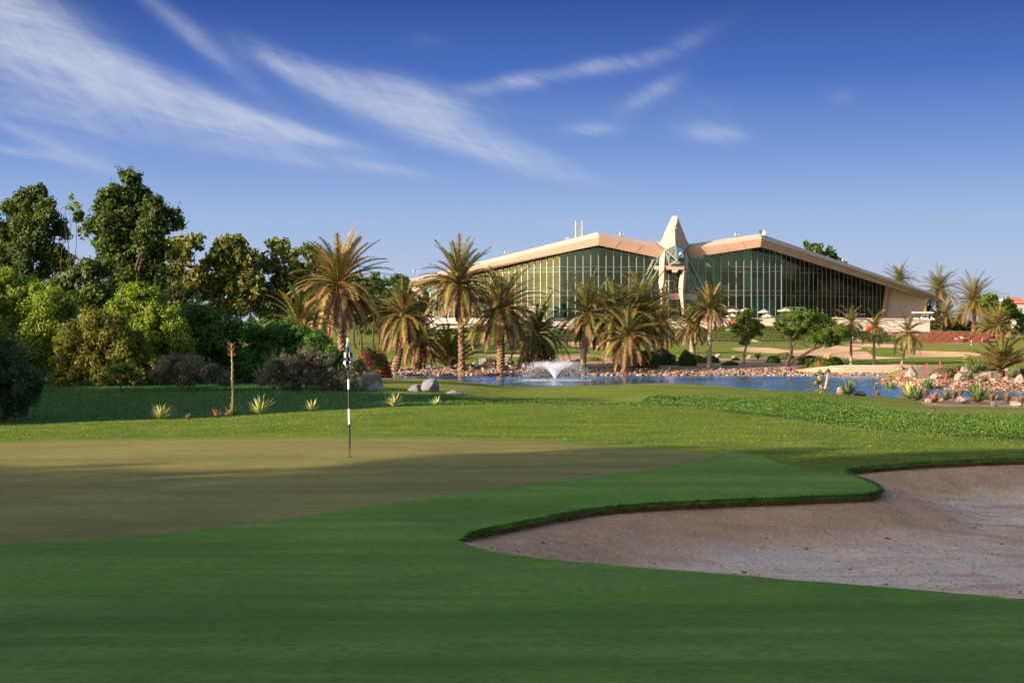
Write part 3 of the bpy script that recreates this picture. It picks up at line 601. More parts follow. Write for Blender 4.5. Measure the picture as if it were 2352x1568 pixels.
def facade(p0, p1, gm, spacing, skip_ends=False, curtains=()):
    (x0, d0), (x1, d1) = p0, p1
    A = at(x0, 0, d0)[:2]; B = at(x1, 0, d1)[:2]; Ln = np.linalg.norm(B - A); n = max(1, round(Ln / spacing))
    dr = (B - A) / Ln; nr = np.array([dr[1], -dr[0]])      # towards the viewer
    if nr[1] > 0: nr = -nr
    def top(q):
        px = CX + F * q[0] / q[1]; return CZ - (yb(px) - 7 - HY) * q[1] / F
    g = MB(); P_ = [A + (B - A) * i / n for i in range(n + 1)]
    for i in range(n):
        a, b = P_[i], P_[i + 1]; mid = (a + b) / 2
        g.add([(*a, FZ), (*b, FZ), (*b, top(b)), (*a, top(a))], [(0, 1, 2, 3)])
    go = g.build('curtain_glass', gm, club)
    for i in range(n + 1):
        q = P_[i] + nr * .1; b = MB(); b.bar((*q, FZ), (*q, top(P_[i])), .075 if 0 < i < n else .17, .2, up=(dr[0], dr[1], 0)); b.build('mullion', MulM, go)
    for z in (4.9, 8.0, 9.1, 13.3, 14.4, 18.6):
        # transom runs while it is under the roof
        run = [q for q in P_ if top(q) > z + .3]
        if len(run) > 1:
            a, b = run[0] + nr * .07, run[-1] + nr * .07; b_ = MB(); b_.bar((*a, z), (*b, z), .055, .055); b_.build('transom', MulM, go)
    # floors, ceilings, rear wall
    D_ = 7.5
    for z in (FZ, 8.55, 13.85):
        run = [q for q in P_ if top(q) > z + 1.2]
        if len(run) > 1:
            a, b = run[0] - nr * .25, run[-1] - nr * .25; a2, b2 = a - nr * D_, b - nr * D_
            i_ = MB(); i_.prism([(*a, z - .45), (*b, z - .45), (*b2, z - .45), (*a2, z - .45)], (0, 0, .9 if z > FZ else .4)); i_.build('floor_slab', SlabM, club)
    w_ = MB()
    for i in range(n):
        a, b = P_[i] - nr * (D_ + .02), P_[i + 1] - nr * (D_ + .02); w_.add([(*a, FZ), (*b, FZ), (*b, top(P_[i + 1])), (*a, top(P_[i]))], [(0, 1, 2, 3)])
    rr = np.random.default_rng(int(x0))
    for i in range(0, n, 4):            # columns inside
        q = P_[i] - nr * 3.0; w_.bar((*q, FZ), (*q, top(P_[i]) - .3), .6)
    w_.build('inner_wall', DarkM, club)
    for (i0, i1, z0, z1, dp) in curtains:
        for i in range(i0, min(i1, n)):
            a, b = P_[i] + (P_[i + 1] - P_[i]) * .05 - nr * dp, P_[i + 1] - (P_[i + 1] - P_[i]) * .05 - nr * dp
            zt = min(z1, top(P_[i]) - .4, top(P_[i + 1]) - .4)
            if zt > z0 + .5:
                c_ = MB(); m_ = 6; xs = np.linspace(0, 1, m_ + 1); off = np.where(np.arange(m_ + 1) % 2, .12, 0)
                for s_ in range(m_):
                    u = a + (b - a) * xs[s_] - nr * off[s_]; v = a + (b - a) * xs[s_ + 1] - nr * off[s_ + 1]; c_.add([(*u, z0), (*v, z0), (*v, zt), (*u, zt)], [(0, 1, 2, 3)])
                c_.build('curtain', CurtM, club)
    return P_
facade((962, 335), (1286, 319), GlassL, 1.55)
facade((1286, 319), (1357, 318), GlassM, 1.63)
facade((1357, 318), (1514, 318), GlassM, 1.63, curtains=[(0, 1, 14.5, 20, .6), (0, 2, 9.1, 12.5, 1.2), (5, 7, 14.3, 15.6, 2), (6, 9, 9.2, 11, 2), (8, 9, 9.2, 13, 3)])
facade((1586, 318), (1725.6, 318), GlassM, 1.63, curtains=[(0, 2, 9.1, 13, 2), (3, 4, 9.1, 13.2, 2), (4, 5, 14.3, 19.2, 1.5), (5, 7, 14.5, 17.5, 2.5), (7, 8, 14.3, 20, .6), (7, 8, 9.1, 13.2, .6), (2, 4, 14.5, 16, 3), (0, 3, 4.9, 7.2, 2)])
facade((1725.6, 318), (1794.6, 320), GlassM, 1.63, curtains=[(1, 3, 14.3, 19.5, 2.5), (1, 3, 9.2, 12.2, 2.5), (0, 4, FZ + .2, 7.4, .5)])
facade((1794.6, 320), (2040, 346), GlassD, 1.63, curtains=[(1, 3, 9.3, 12.4, .8), (5, 7, 9.3, 11.9, .8), (9, 11, 9.3, 11.9, .8), (13, 15, 9.3, 12.2, .8), (17, 19, 9.3, 12.6, .8)])
# end piers and end wall
mb = MB(); mb.prism([at(944, 657, 333), at(964, 661, 333), at(990, 738, 333), at(974, 738, 333)], (0, 3, 0)); mb.prism([at(964, 661.5, 332.9), at(969, 662, 333.2), at(996, 738, 333.2), at(990, 738.5, 332.9)], (0, 2.5, 0)); mb.build('end_pier', StoneP, club)
mb = MB(); mb.prism([at(2042.5, 654, 344.6), at(2128.6, 680, 346), at(2123, 733, 346), at(2029, 733, 344.6)], (0, 14, 0)); mb.build('end_wall', StoneP, club)
mb = MB(); mb.prism([at(2036.5, 652, 344.2), at(2043, 654, 343.6), at(2030, 733, 343.6), at(2022, 733, 344.2)], (0, 2.0, 0)); mb.build('end_pier', StoneM, club)
mb = MB(); mb.prism([at(2124, 681, 345.6), at(2130, 684, 345.6), at(2125, 733, 345.6), at(2119, 733, 345.6)], (0, .6, 0)); mb.build('end_trim', StoneM, club)
# back of the building, so that it is a closed body
mb = MB(); mb.prism([at(964, 700, 352), at(1160, 640, 352), at(1374, 590, 352), at(1550, 600, 352), at(1746, 592, 352), at(2118, 690, 360), at(2118, 735, 360), at(964, 735, 352)], (0, .5, 0)); mb.build('rear_wall', StoneM, club)
# podium under the glass
mb = MB()
pl = [at(945, 0, 332), at(1286, 0, 316), at(1800, 0, 316), at(2130, 0, 343)]
bot = [-1.5, -.5, -.5, -1]
poly = [(q[0], q[1], FZ - .03) for q in pl] + [(pl[3][0], 362, FZ - .03), (pl[0][0], 356, FZ - .03)]
mb.prism(poly[::-1], (0, 0, -5.5)); mb.build('podium', WhiteM, club)
# leaning green beams inside the central glass
def za(X, Y, d): return at(1408.75 + .15625 * X, 477.75 + .15625 * Y, d)
mb = MB()
for (a, b, w_) in [((600, 730), (380, 1170), .34), ((650, 760), (460, 1120), .2), ((665, 880), (540, 1100), .24), ((1112, 765), (1330, 1190), .42), ((1110, 960), (1280, 1280), .3), ((1085, 1050), (1230, 1300), .2), ((870, 960), (1000, 1180), .16)]:
    mb = MB(); mb.bar(za(*a, 317.3), za(*b, 317.3), w_); mb.build('leaning_beam', SteelM, club)
mb = MB(); mb.bar(za(612, 733, 317.2), za(392, 1168, 317.2), .12); mb.bar(za(1120, 770, 317.2), za(1340, 1192, 317.2), .12); mb.build('beam_edge', WhiteM, club)
# central glass behind the columns
mb = MB(); mb.add([za(660, 700, 317.6), za(1120, 700, 317.6), za(1120, 1640, 317.6), za(660, 1640, 317.6)], [(0, 1, 2, 3)]); cg = mb.build('central_glass', GlassM, club)
for X_ in (810, 700, 1090): mb = MB(); mb.bar(za(X_, 905, 317.4), za(X_, 1640, 317.4), .14); mb.build('mullion', MulM, cg)
mb = MB(); mb.add([za(640, 900, 322), za(1140, 900, 322), za(1140, 1640, 322), za(640, 1640, 322)], [(0, 1, 2, 3)]); mb.build('inner_wall', DarkM, club)
mb = MB()
for a, b in [((765, 1070), (765, 1240)), ((895, 1070), (895, 1240)), ((765, 1070), (895, 1070)), ((812, 1070), (812, 1240))]: mb.bar(za(*a, 317.2), za(*b, 317.2), .22)
mb.build('door_frame', WhiteM, club)
mb = MB(); mb.bar(za(885, 1085, 317.1), za(885, 1240, 317.1), .3); mb.build('door_post', mat('orange_wood', (.40, .13, .05), None, 1, .6), club)
# falcon head spire
def fmesh(name, m, pts_, faces, back=None):
    mb = MB(); mb.add([za(*p) for p in pts_], faces); return mb.build(name, m, club)
H = [(870, 120, 315), (940, 120, 314), (820, 215, 316), (800, 260, 316.3), (710, 470, 317.5), (678, 515, 317), (700, 512, 316), (770, 610, 313), (912, 540, 310.5), (1060, 610, 313),  # 0-9
     (962, 180, 314.4), (1000, 270, 316), (1090, 500, 318), (1122, 530, 317), (865, 290, 313.2), (903, 318, 311.6), (912, 272, 311.3), (945, 297, 312.2), (935, 205, 312.3), (880, 270, 312.4), (640, 500, 317.5), (1165, 525, 317.5)]
mb = MB(); mb.add([za(*p) for p in H], [(0, 2, 3, 14), (3, 4, 6, 14), (4, 5, 6), (14, 6, 7), (14, 7, 8, 15), (0, 14, 19, 18, 1), (19, 14, 15, 16, 18), (15, 17, 16), (1, 18, 10), (18, 16, 17, 10), (10, 17, 11), (17, 9, 12, 11), (17, 8, 9), (15, 8, 17), (12, 9, 13), (5, 20, 7, 6), (13, 9, 21)])
rear = [za(X_, Y_, 325) for X_, Y_ in [(880, 160), (820, 300), (740, 500), (1080, 520), (980, 300), (930, 160)]]
mb.add([za(*H[0]), za(*H[2]), za(*H[3]), za(*H[4]), za(*H[12]), za(*H[11]), za(*H[10]), za(*H[1])] + rear, [(0, 1, 8), (1, 9, 8), (1, 2, 9), (2, 3, 10, 9), (3, 4, 11, 10), (4, 5, 12, 11), (5, 6, 12), (6, 7, 13, 12), (7, 0, 8, 13), (8, 9, 10, 11, 12, 13)])
SpM = mat('spire_stone', (.42, .30, .235), (.38, .27, .21), .3, .8, .1, 3, spec=.15)
spire = mb.build('falcon_spire', SpM, club)
mb = MB(); mb.add([za(865, 290, 313.1), za(702, 514, 315.8), za(770, 608, 312.9), za(911, 540, 310.4), za(903, 320, 311.5)], [(0, 1, 2, 3, 4)]); mb.add([za(946, 300, 312.1), za(914, 540, 310.4), za(1058, 608, 312.9)], [(0, 1, 2)]); mb.build('chest_panel', StoneM, spire)
mb = MB(); mb.prism([za(935, 203, 312.2), za(945, 217, 312.0), za(966, 184, 313.9), za(945, 190, 312.5)], (0, .4, 0)); mb.prism([za(898, 280, 311.3), za(940, 290, 311.5), za(930, 310, 311.4), za(903, 322, 311.3)], (0, .4, 0)); mb.build('beak', StoneP, spire)
nod = {'A': za(912, 545, 310.3), 'L': za(772, 614, 312.8), 'R': za(1056, 618, 312.8), 'C': za(940, 768, 309.3), 'P': za(828, 840, 311.6), 'Q': za(1046, 838, 312)}
mb = MB()
for q in ('ACL', 'ARC', 'LCP', 'RQC', 'PCQ'): mb.add([nod[c] for c in q], [(0, 1, 2)])
lg = mb.build('lantern_glass', glassm('lantern_glass', (.20, .40, .42), .12, (.5, .7, .75)), club)
mb = MB()
for a, b, w_ in ('AC', 'LC', 'RC', 'PC', 'QC', 'AL', 'AR', 'LP', 'RQ', 'PQ') and [(s[0], s[1], .26 if i < 4 else .16) for i, s in enumerate(('AC', 'LC', 'PC', 'LP', 'RC', 'QC', 'AL', 'AR', 'RQ', 'PQ'))]: mb.bar(nod[a], nod[b], w_)
mb.build('lantern_strut', MulM, lg)
mb = MB(); mb.add([za(790, 640, 315), za(1050, 640, 315), za(1050, 850, 315), za(790, 850, 315)], [(0, 1, 2, 3)]); mb.build('lantern_back', SteelM, lg)
def column(front, ridge, edge, thick=2.4):
    # front = outer silhouette list, ridge = crease list, edge = inner silhouette list, all same length from top down
    mb = MB(); n = len(front); a = [za(*p, 313.6) for p in front]; r = [za(*p, 312.3) for p in ridge]; c = [za(*p, 313.4) for p in edge]
    bk = [(a[i] + c[i]) / 2 + np.array([0, thick, 0]) for i in range(n)]; vs = a + r + c + bk; f = []
    for i in range(n - 1):
        f += [(i, n + i, n + i + 1, i + 1), (n + i, 2 * n + i, 2 * n + i + 1, n + i + 1), (2 * n + i, 3 * n + i, 3 * n + i + 1, 2 * n + i + 1), (3 * n + i, i, i + 1, 3 * n + i + 1)]
    f += [(0, 3 * n, 2 * n, n), (n - 1, 2 * n - 1, 3 * n - 1, 4 * n - 1)]
    mb.add(vs, f); return mb.build('spire_column', SpM, club)
column([(757, 618), (680, 735), (665, 1100), (690, 1230), (700, 1420), (745, 1580)], [(762, 622), (752, 740), (735, 1100), (712, 1200), (712, 1420), (748, 1580)], [(764, 625), (778, 800), (768, 1100), (740, 1220), (748, 1420), (760, 1580)])
column([(1062, 616), (1107, 745), (1075, 1050), (1046, 1240), (1055, 1300), (1062, 1560)], [(1058, 618), (1060, 760), (1030, 1050), (1019, 1230), (1022, 1290), (1040, 1560)], [(1055, 620), (1045, 760), (968, 1050), (955, 1200), (978, 1300), (1012, 1560)])
mb = MB()
mb.prism([za(615, 850, 314.2), za(1102, 850, 314.2), za(1102, 905, 314.2), za(615, 905, 314.2)], (0, 1.5, 0)); mb.prism([za(778, 845, 311.7), za(1050, 845, 311.7), za(1036, 904, 311.9), za(778, 904, 311.9)], (0, 2, 0))
mb.prism([za(865, 905, 311.8), za(960, 905, 311.8), za(932, 946, 311.8), za(878, 944, 311.8), za(865, 920, 311.8)], (0, 1.6, 0)); mb.build('cross_beam', StoneP, club)
mb = MB(); mb.prism([za(720, 1252, 314.5), za(985, 1252, 314.5), za(985, 1345, 314.9), za(745, 1345, 314.9)], (0, 3, 0)); mb.prism([za(1040, 1252, 314.5), za(1230, 1252, 314.8), za(1252, 1300, 315), za(1230, 1345, 315.2), za(1045, 1345, 314.9)], (0, 3, 0)); mb.build('balcony', StoneP, club)
mb = MB()
for X_ in (735, 770, 850, 925, 1050, 1090, 1140, 1158, 1195): mb.bar(za(X_, 1178, 314.6), za(X_, 1252, 314.6), .09)
mb.bar(za(730, 1178, 314.6), za(965, 1178, 314.6), .07); mb.bar(za(1045, 1178, 314.6), za(1200, 1178, 314.6), .07); mb.build('railing', MulM, club)
mb = MB(); mb.add([za(600, 500, 319), za(700, 470, 319), za(705, 520, 316.5), za(640, 512, 316.5)], [(0, 1, 2, 3)]); mb.build('skylight', MulM, club)
# dark reveal over the lower storey at far left, plinth moulding
mb = MB(); mb.prism([at(986, 738.5, 328), at(1286, 738.5, 314.8), at(1286, 743, 314.8), at(986, 743, 328)], (0, .5, 0)); mb.build('plinth_moulding', StoneP, club)
mb = MB(); mb.box(at(1232, 720, 314), (3.2, 3, 3.2)); mb.build('entrance_box', WhiteM, club)

# roof-top fittings
LampM = mat('light_housing', (.30, .32, .33), None, 1, .5)
def floodlight(px, py, d, s, label, tall=.5):
    p = at(px, py, d); e = empty('floodlight', tuple(p - [0, 0, tall]), label, 'floodlight', 'floodlights on the clubhouse roof'); e['_o'] = list(e.location)
    b = MB(); b.bar(p - [0, 0, tall], p, .1); b.build('stand', MulM, e)
    b = MB(); b.box(p + [0, 0, s * .5], (s, s * .7, s * .8), .4); b.box(p + [s * .55, -.1, s * .45], (s * .35, s * .5, s * .6), .1); b.build('lamp_head', LampM, e)
for a in [(953, 627, 331, .8, 'small floodlight on a thin stand at the far left tip of the roof', 1.4), (1163, 583, 324, .7, 'floodlight on the sloping left roof edge between two palm crowns', .5),
          (1427, 541, 316, .75, 'boxy floodlight just right of the left roof peak', .6), (1692, 542, 316, .7, 'floodlight just left of the right roof peak', .6), (1938, 600, 333, .7, 'floodlight on the long right roof slope beside the treetop', .6),
          (2178, 697, 352, 1.3, 'round white floodlight at the far right tip of the roof', 1.5)]: floodlight(*a)
e = empty('antenna_mast', tuple(at(1329, 545, 320)), 'cluster of white mobile antennas on a short mast behind the left roof peak', 'antenna'); e['_o'] = list(e.location)
for X_, a_, b_, w_ in ((1323, 508, 548, .42), (1337.5, 508, 546, .28)): b = MB(); b.tube([at(X_, b_, 320), at(X_, a_, 320)], w_ * .5, 8); b.build('antenna_panel', LampM, e)
b = MB(); b.bar(at(1330, 550, 320), at(1330, 517, 320), .12); b.bar(at(1323, 527, 320), at(1337, 527, 320), .1); b.bar(at(1323, 541, 320), at(1337, 541, 320), .1); b.bar(at(1334, 550, 320), at(1334, 524, 320), .2); b.build('mast', SteelM, e)
b = MB(); b.bar(at(1380, 540, 318), at(1380, 513, 318), .06); o = b.build('lightning_rod', MulM, loc=tuple(at(1380, 540, 318))); tag(o, 'thin upright rod at the left roof peak', 'rod')
e = empty('roof_camera', tuple(at(1302, 553, 319)), 'white T shaped fitting on the left roof slope beside the antennas', 'fitting'); e['_o'] = list(e.location)
b = MB(); b.bar(at(1302, 553, 319), at(1302, 548, 319), .12); b.build('stand', MulM, e); b = MB(); b.bar(at(1297, 548, 319), at(1307, 546.5, 319), .35); b.build('camera_body', LampM, e)
b = MB()
for i in range(8):
    a0 = i / 8 * 6.283; a1 = (i + 1) / 8 * 6.283; c = at(1751, 534, 315)
    b.add([c + [0, .45, 0], c + [.75 * math.cos(a0), 0, .75 * math.sin(a0)], c + [.75 * math.cos(a1), 0, .75 * math.sin(a1)]], [(0, 1, 2), (0, 2, 1)])
b.bar(at(1751, 541, 315.4), at(1751, 534, 315.4), .12); o = b.build('satellite_dish', LampM, loc=tuple(at(1751, 541, 315))); tag(o, 'round grey dish standing on the right roof peak', 'dish')

# terrace walls
def wallthing(name, spts, d, thick, mt, label, cap=None, cat='wall', dd_=None):
    dq = dd_ or [d] * len(spts); b = MB(); p = [at(x, y, q) for (x, y), q in zip(spts, dq)]; b.prism(p, (0, thick, 0)); o = b.build(name, mt, loc=tuple(p[-1])); return tag(o, label, cat)
wallthing('terrace_wall', [(1901, 741), (1914.6, 731), (2090, 733), (2136, 735), (2136, 762), (2090, 762), (1892, 762)], 303, .5, WhiteM, 'long white terrace wall with a slanted left end, right of the clubhouse lawn')
wallthing('wall_coping', [(1896, 741), (1913, 729), (2136, 732.5), (2136, 735.2), (1914.8, 731.4), (1901, 742)], 302.7, .9, StoneP, 'pale coping along the top of the right terrace wall', cat='coping')
wallthing('terrace_wall', [(1640, 735), (1835, 735), (1835, 748), (1640, 748)], 306, .5, WhiteM, 'low cream terrace wall below the parasols')
wallthing('terrace_wall', [(1270, 737), (1500, 737), (1500, 757), (1270, 757)], 306, .5, WhiteM, 'cream terrace wall behind the palms left of the spire')
wallthing('terrace_wall', [(1500, 744), (1640, 744), (1640, 757), (1500, 757)], 307, .5, StoneP, 'stone terrace wall directly below the spire')
DoorM = mat('door_wood', (.22, .05, .03), (.3, .09, .05), 2, .6)
WhiteB = mat('white_paint', (.78, .76, .72), None, 1, .6)
for X_, lb in ((1684, 'left one of two brown arched wooden doors under the terrace'), (1704, 'right one of two brown arched wooden doors under the terrace')):
    b = MB(); c = at(X_, 757, 304.5); w_ = .85; hh = 1.6; n_ = 8
    poly = [c + [-w_, 0, 0]] + [c + [-w_ * math.cos(i / n_ * math.pi), 0, hh + w_ * math.sin(i / n_ * math.pi) * .8] for i in range(n_ + 1)] + [c + [w_, 0, 0]]
    b.prism(poly, (0, .6, 0)); o = b.build('arched_door', DoorM, loc=tuple(c)); tag(o, lb, 'door', 'arched doors under the terrace')
RedM = mat('red_panel', (.55, .05, .03), None, 1, .6)
for X_, w_, lb in ((1949, 1.7, 'red panel at the foot of the white terrace wall behind the left coconut palm'), (2004, 2.7, 'wider red panel at the foot of the white terrace wall behind the middle coconut palm')):
    b = MB(); b.box(at(X_, 754.5, 302.6), (w_, .3, .85)); o = b.build('red_panel', RedM, loc=tuple(at(X_, 758, 302.6))); tag(o, lb, 'panel', 'red panels on the terrace wall')
# steps between the hedge terraces
def stair(a, b_, w_, lb, da, db):
    A = at(*a, da); B = at(*b_, db); A[2] = gz(A[0], A[1]) + .05; B[2] = gz(B[0], B[1]) + .05; b = MB(); n_ = 14
    for i in range(n_):
        q = A + (B - A) * (i + .5) / n_; q[2] = gz(q[0], q[1]) + .12; b.box(q - [0, 0, .2], (w_, abs(B[1] - A[1]) / n_ * 1.1, .3), 0)
    o = b.build('garden_steps', StoneP, loc=tuple(B)); tag(o, lb, 'steps', 'pale steps through the hedge terraces')
stair((1672, 757), (1740, 787), 1.5, 'pale diagonal steps beside the round leafy tree', 306, 287)
stair((1925, 768), (1972, 788), 1.5, 'pale diagonal steps right of the leaning acacia', 304, 287)
# ------------------------------------------------------------------ foliage
TY = (1.3, 1.5, .6)
LF = {}
def leafm(k, c1, c2, c3=None, isl=.45, trans=.35, scale=.35): LF[k] = mat('leaf_' + k, c1, c2, scale, .6, isl=isl, spec=.25, trans=trans, c3=c3, s3=1.6, tcol=TY); return LF[k]
leafm('dark', (.05, .08, .015), (.07, .10, .018)); leafm('gold', (.075, .12, .024), (.105, .135, .026), (.24, .185, .04)); leafm('bright', (.18, .245, .022), (.115, .185, .02), (.21, .24, .025)); leafm('orange', (.13, .14, .018), (.085, .125, .018), (.19, .145, .022))  # third colour of 'gold' paints sunlit crown tips as gold patches
leafm('mid', (.07, .135, .022), (.05, .11, .018)); leafm('deep', (.055, .13, .018), (.07, .15, .022)); leafm('blue', (.04, .085, .04), (.055, .10, .04)); leafm('grey', (.15, .135, .095), (.10, .105, .07), (.17, .14, .11))
leafm('olive', (.10, .14, .03), (.07, .11, .025)); leafm('acacia', (.065, .145, .02), (.095, .16, .024), (.13, .14, .025)); leafm('round', (.125, .165, .018), (.085, .135, .016)); leafm('dry', (.22, .13, .08), (.14, .09, .05))
leafm('hedge', (.055, .10, .02), (.07, .12, .025)); leafm('yellow', (.16, .17, .03), (.12, .14, .03)); leafm('far', (.055, .105, .024), (.075, .13, .03))
BarkM = mat('bark', (.085, .06, .042), (.05, .036, .026), 2, .9, .6, 8, stretch=(1, 1, .3), spec=.1)
PTrunk = mat('palm_trunk', (.24, .145, .09), (.12, .07, .045), 3, .95, .8, 9, spec=.1)
GTrunk = mat('grey_palm_trunk', (.30, .25, .20), (.20, .16, .12), 2, .95, .5, 9, spec=.1)
FrondG = mat('frond_green', (.145, .145, .032), (.10, .115, .026), .5, .5, isl=.35, spec=.35, trans=.25, tcol=(1.3, 1.3, .6))
FrondY = mat('frond_gold', (.27, .195, .05), (.20, .155, .04), .6, .5, isl=.35, spec=.35, trans=.25)
FrondB = mat('frond_brown', (.22, .125, .06), (.15, .085, .042), .7, .7, isl=.4, spec=.2, trans=.15)
RachM = mat('frond_stalk', (.20, .155, .06), None, 1, .6)
FruitM = mat('date_stalk', (.28, .10, .035), (.20, .07, .03), 3, .7)

def leaf_cloud(c, r, n, ls, rng, asp=.5, flat=1.0, up=.25):
    """n leaf quads spread over the ball (c, r)"""
    d = rng.normal(size=(n, 3)); d /= np.linalg.norm(d, axis=1)[:, None]
    w3 = rng.normal(size=(4, 3)) * 2.4; ph = rng.uniform(0, 6.28, 4); lump = 1 + .16 * np.sin(d @ w3.T + ph).sum(1)
    rad = r * lump * (1 - np.abs(rng.normal(0, .26, n)).clip(0, .85)); p = c + d * rad[:, None] * np.array([1, 1, flat])
    nr = d + rng.normal(0, .55, (n, 3)) + np.array([0, 0, up]); nr /= np.linalg.norm(nr, axis=1)[:, None]
    t = np.cross(nr, rng.normal(size=(n, 3))); t /= np.linalg.norm(t, axis=1)[:, None] + 1e-9; b = np.cross(nr, t)
    s = ls * rng.uniform(.6, 1.3, n)[:, None]
    return np.stack([p - t * s, p - b * s * asp, p + t * s, p + b * s * asp], 1)
def blob_leaves(blobs, ls, cov, rng, sub=9, subr=.42, asp=.5, flat=.9):
    out = []
    for c, r in blobs:
        c = np.asarray(c, float)
        k = max(3, int(sub)); d = rng.normal(size=(k, 3)); d /= np.linalg.norm(d, axis=1)[:, None]
        d[:, 2] = np.where(d[:, 2] < -.5, -d[:, 2], d[:, 2])
        cc = c + d * (r * rng.uniform(.42, .98, k))[:, None] * np.array([1, 1, flat]); rr = r * subr * 1.22 * rng.uniform(.45, 1.2, k)
        for q, s in zip(cc, rr):
            n = int(cov * 4 * math.pi * s * s / (ls * ls * asp * 2)); out.append(leaf_cloud(q, s, max(n, 6), ls, rng, asp, flat))
        n = int(.7 * cov * 4 * math.pi * (r * .6)**2 / (ls * ls * asp * 2)); out.append(leaf_cloud(c, r * .62, max(n, 6), ls, rng, asp, flat))
    return np.concatenate(out)
def sprigs(blobs, ls, n, rng, ln=.6):
    """thin shoots of leaves that stick out of the outline"""
    out = []
    for _ in range(n):
        c, r = blobs[rng.integers(len(blobs))]; d = rng.normal(size=3); d[2] = abs(d[2]) + .3; d /= np.linalg.norm(d); a = np.asarray(c) + d * r * .8
        g = d + rng.normal(0, .25, 3) + [0, 0, .5]; g /= np.linalg.norm(g); L_ = ln * rng.uniform(.4, 1.2); m = 9
        for i in range(m):
            p = a + g * L_ * i / m; q = rng.normal(size=3); q /= np.linalg.norm(q); b = np.cross(q, g); b /= np.linalg.norm(b) + 1e-9; t = b * .8 + g * .6; s = ls * (1.1 - .6 * i / m)
            w_ = np.cross(t, q) * s * .4; out.append([p, p + t * s * .5 + w_, p + t * s, p + t * s * .5 - w_])
    return np.array(out)
def limb(mb, a, b, r0, r1, rng, n=6, wob=.08, seg=6):
    a = np.asarray(a, float); b = np.asarray(b, float); L_ = np.linalg.norm(b - a); t = np.linspace(0, 1, n)
    p = a + (b - a) * t[:, None] + np.sin(t * math.pi)[:, None] * rng.normal(0, wob * L_, 3) + np.r_[[np.zeros(3)], rng.normal(0, .012 * L_, (n - 2, 3)), [np.zeros(3)]]
    mb.tube(p, r0 + (r1 - r0) * t, seg); return p
def scr_blobs(sb, d, rng, dj=1.0):
    out = []
    for px, py, rp in sb:
        r = rp * d / F; dd_ = d + rng.uniform(-.5, .5) * r * dj; out.append((at(px, py, dd_), r))
    return out
def btree(name, sb, d, base, lk, label, cat='tree', group=None, ls=.16, cov=.9, seed=1, sub=9, subr=.42, trunk_r=.2, nsp=20, asp=.5, trunk=True, bark=None, extra=(), flat=.9, spl=.6, dj=1.0):
    rng = np.random.default_rng(seed); bl = scr_blobs(sb, d, rng, dj); bx_, by_ = base
    if by_ is None: g = at(bx_, 0, d); g[2] = gz(g[0], g[1])
    else: g = at(bx_, by_, d); g[2] = gz(g[0], g[1])
    e = empty(name, tuple(g), label, cat, group); e['_o'] = list(map(float, g))
    m = MB(); m.quads(blob_leaves(bl, ls, cov, rng, sub, subr, asp, flat))
    if nsp: m.quads(sprigs(bl, ls, nsp, rng, spl))
    m.build('foliage' if cat in ('bush', 'shrub') else 'crown', LF[lk], e)
    if trunk:
        t = MB(); top = max(b[0][2] for b in bl); mid = np.array([np.mean([b[0][0] for b in bl]), d, g[2] + (top - g[2]) * .42]); limb(t, g - [0, 0, .15], mid, trunk_r, trunk_r * .7, rng, 6, .04, 8)
        for c, r in bl: limb(t, mid + rng.normal(0, .1, 3), c, trunk_r * .5, trunk_r * .12, rng, 6, .07, 5)
        for c, r in bl:
            for _ in range(3): limb(t, c, np.asarray(c) + rng.normal(0, .5, 3) * r, trunk_r * .14, .015, rng, 4, .06, 4)
        t.build('trunk' if cat == 'tree' else 'stems', bark or BarkM, e)
    return e
G1 = 'tall trees behind the left shrubs'; G2 = 'background trees with gold tipped crowns'; G3 = 'large shrubs on the left bank'
btree('broadleaf_tree', [(300, 420, 26), (275, 455, 38), (310, 480, 48), (245, 470, 30), (350, 490, 40), (225, 520, 34), (280, 530, 56), (345, 540, 52), (395, 500, 24), (410, 520, 17), (250, 585, 46), (320, 590, 54), (370, 580, 34), (290, 640, 50), (345, 640, 40), (180, 500, 18), (290, 402, 14)],
      88, (300, None), 'dark', 'tallest dark tree on the left with a ragged crown leaning right', group=G1, ls=.15, cov=.95, seed=3, sub=14, subr=.38, trunk_r=.3, nsp=90, spl=.7)
btree('broadleaf_tree', [(95, 450, 28), (60, 465, 30), (30, 490, 32), (110, 490, 38), (20, 540, 40), (75, 530, 52), (130, 530, 30), (50, 590, 50), (110, 590, 44), (0, 600, 40), (80, 640, 44), (145, 610, 26), (-30, 520, 40)],
      92, (70, None), 'dark', 'dark broad tree at the far left edge with two humps', group=G1, ls=.15, cov=.95, seed=4, sub=14, subr=.38, trunk_r=.3, nsp=70, spl=.7)
btree('slender_tree', [(163, 455, 8), (172, 472, 10), (160, 480, 8), (180, 478, 6)], 90, (165, None), 'bright', 'thin pale yellow sprig of a tree between the two dark trees', group=G1, ls=.14, cov=.7, seed=5, sub=4, trunk_r=.06, nsp=8, spl=.4)
btree('broadleaf_tree', [(205, 640, 50), (180, 700, 44), (240, 690, 46), (150, 660, 34)], 84, (205, None), 'dark', 'low dark olive tree under the tallest tree on the left', group=G1, ls=.16, cov=.8, seed=6, nsp=30)
btree('broadleaf_tree', [(420, 590, 44), (395, 640, 46), (440, 650, 44), (410, 700, 50), (450, 560, 26), (380, 570, 28)], 128, (415, None), 'gold', 'tree with sun-tinted gold tips partly behind the tallest dark tree', group=G2, ls=.26, seed=7, cov=.9, nsp=25, sub=16, subr=.36)
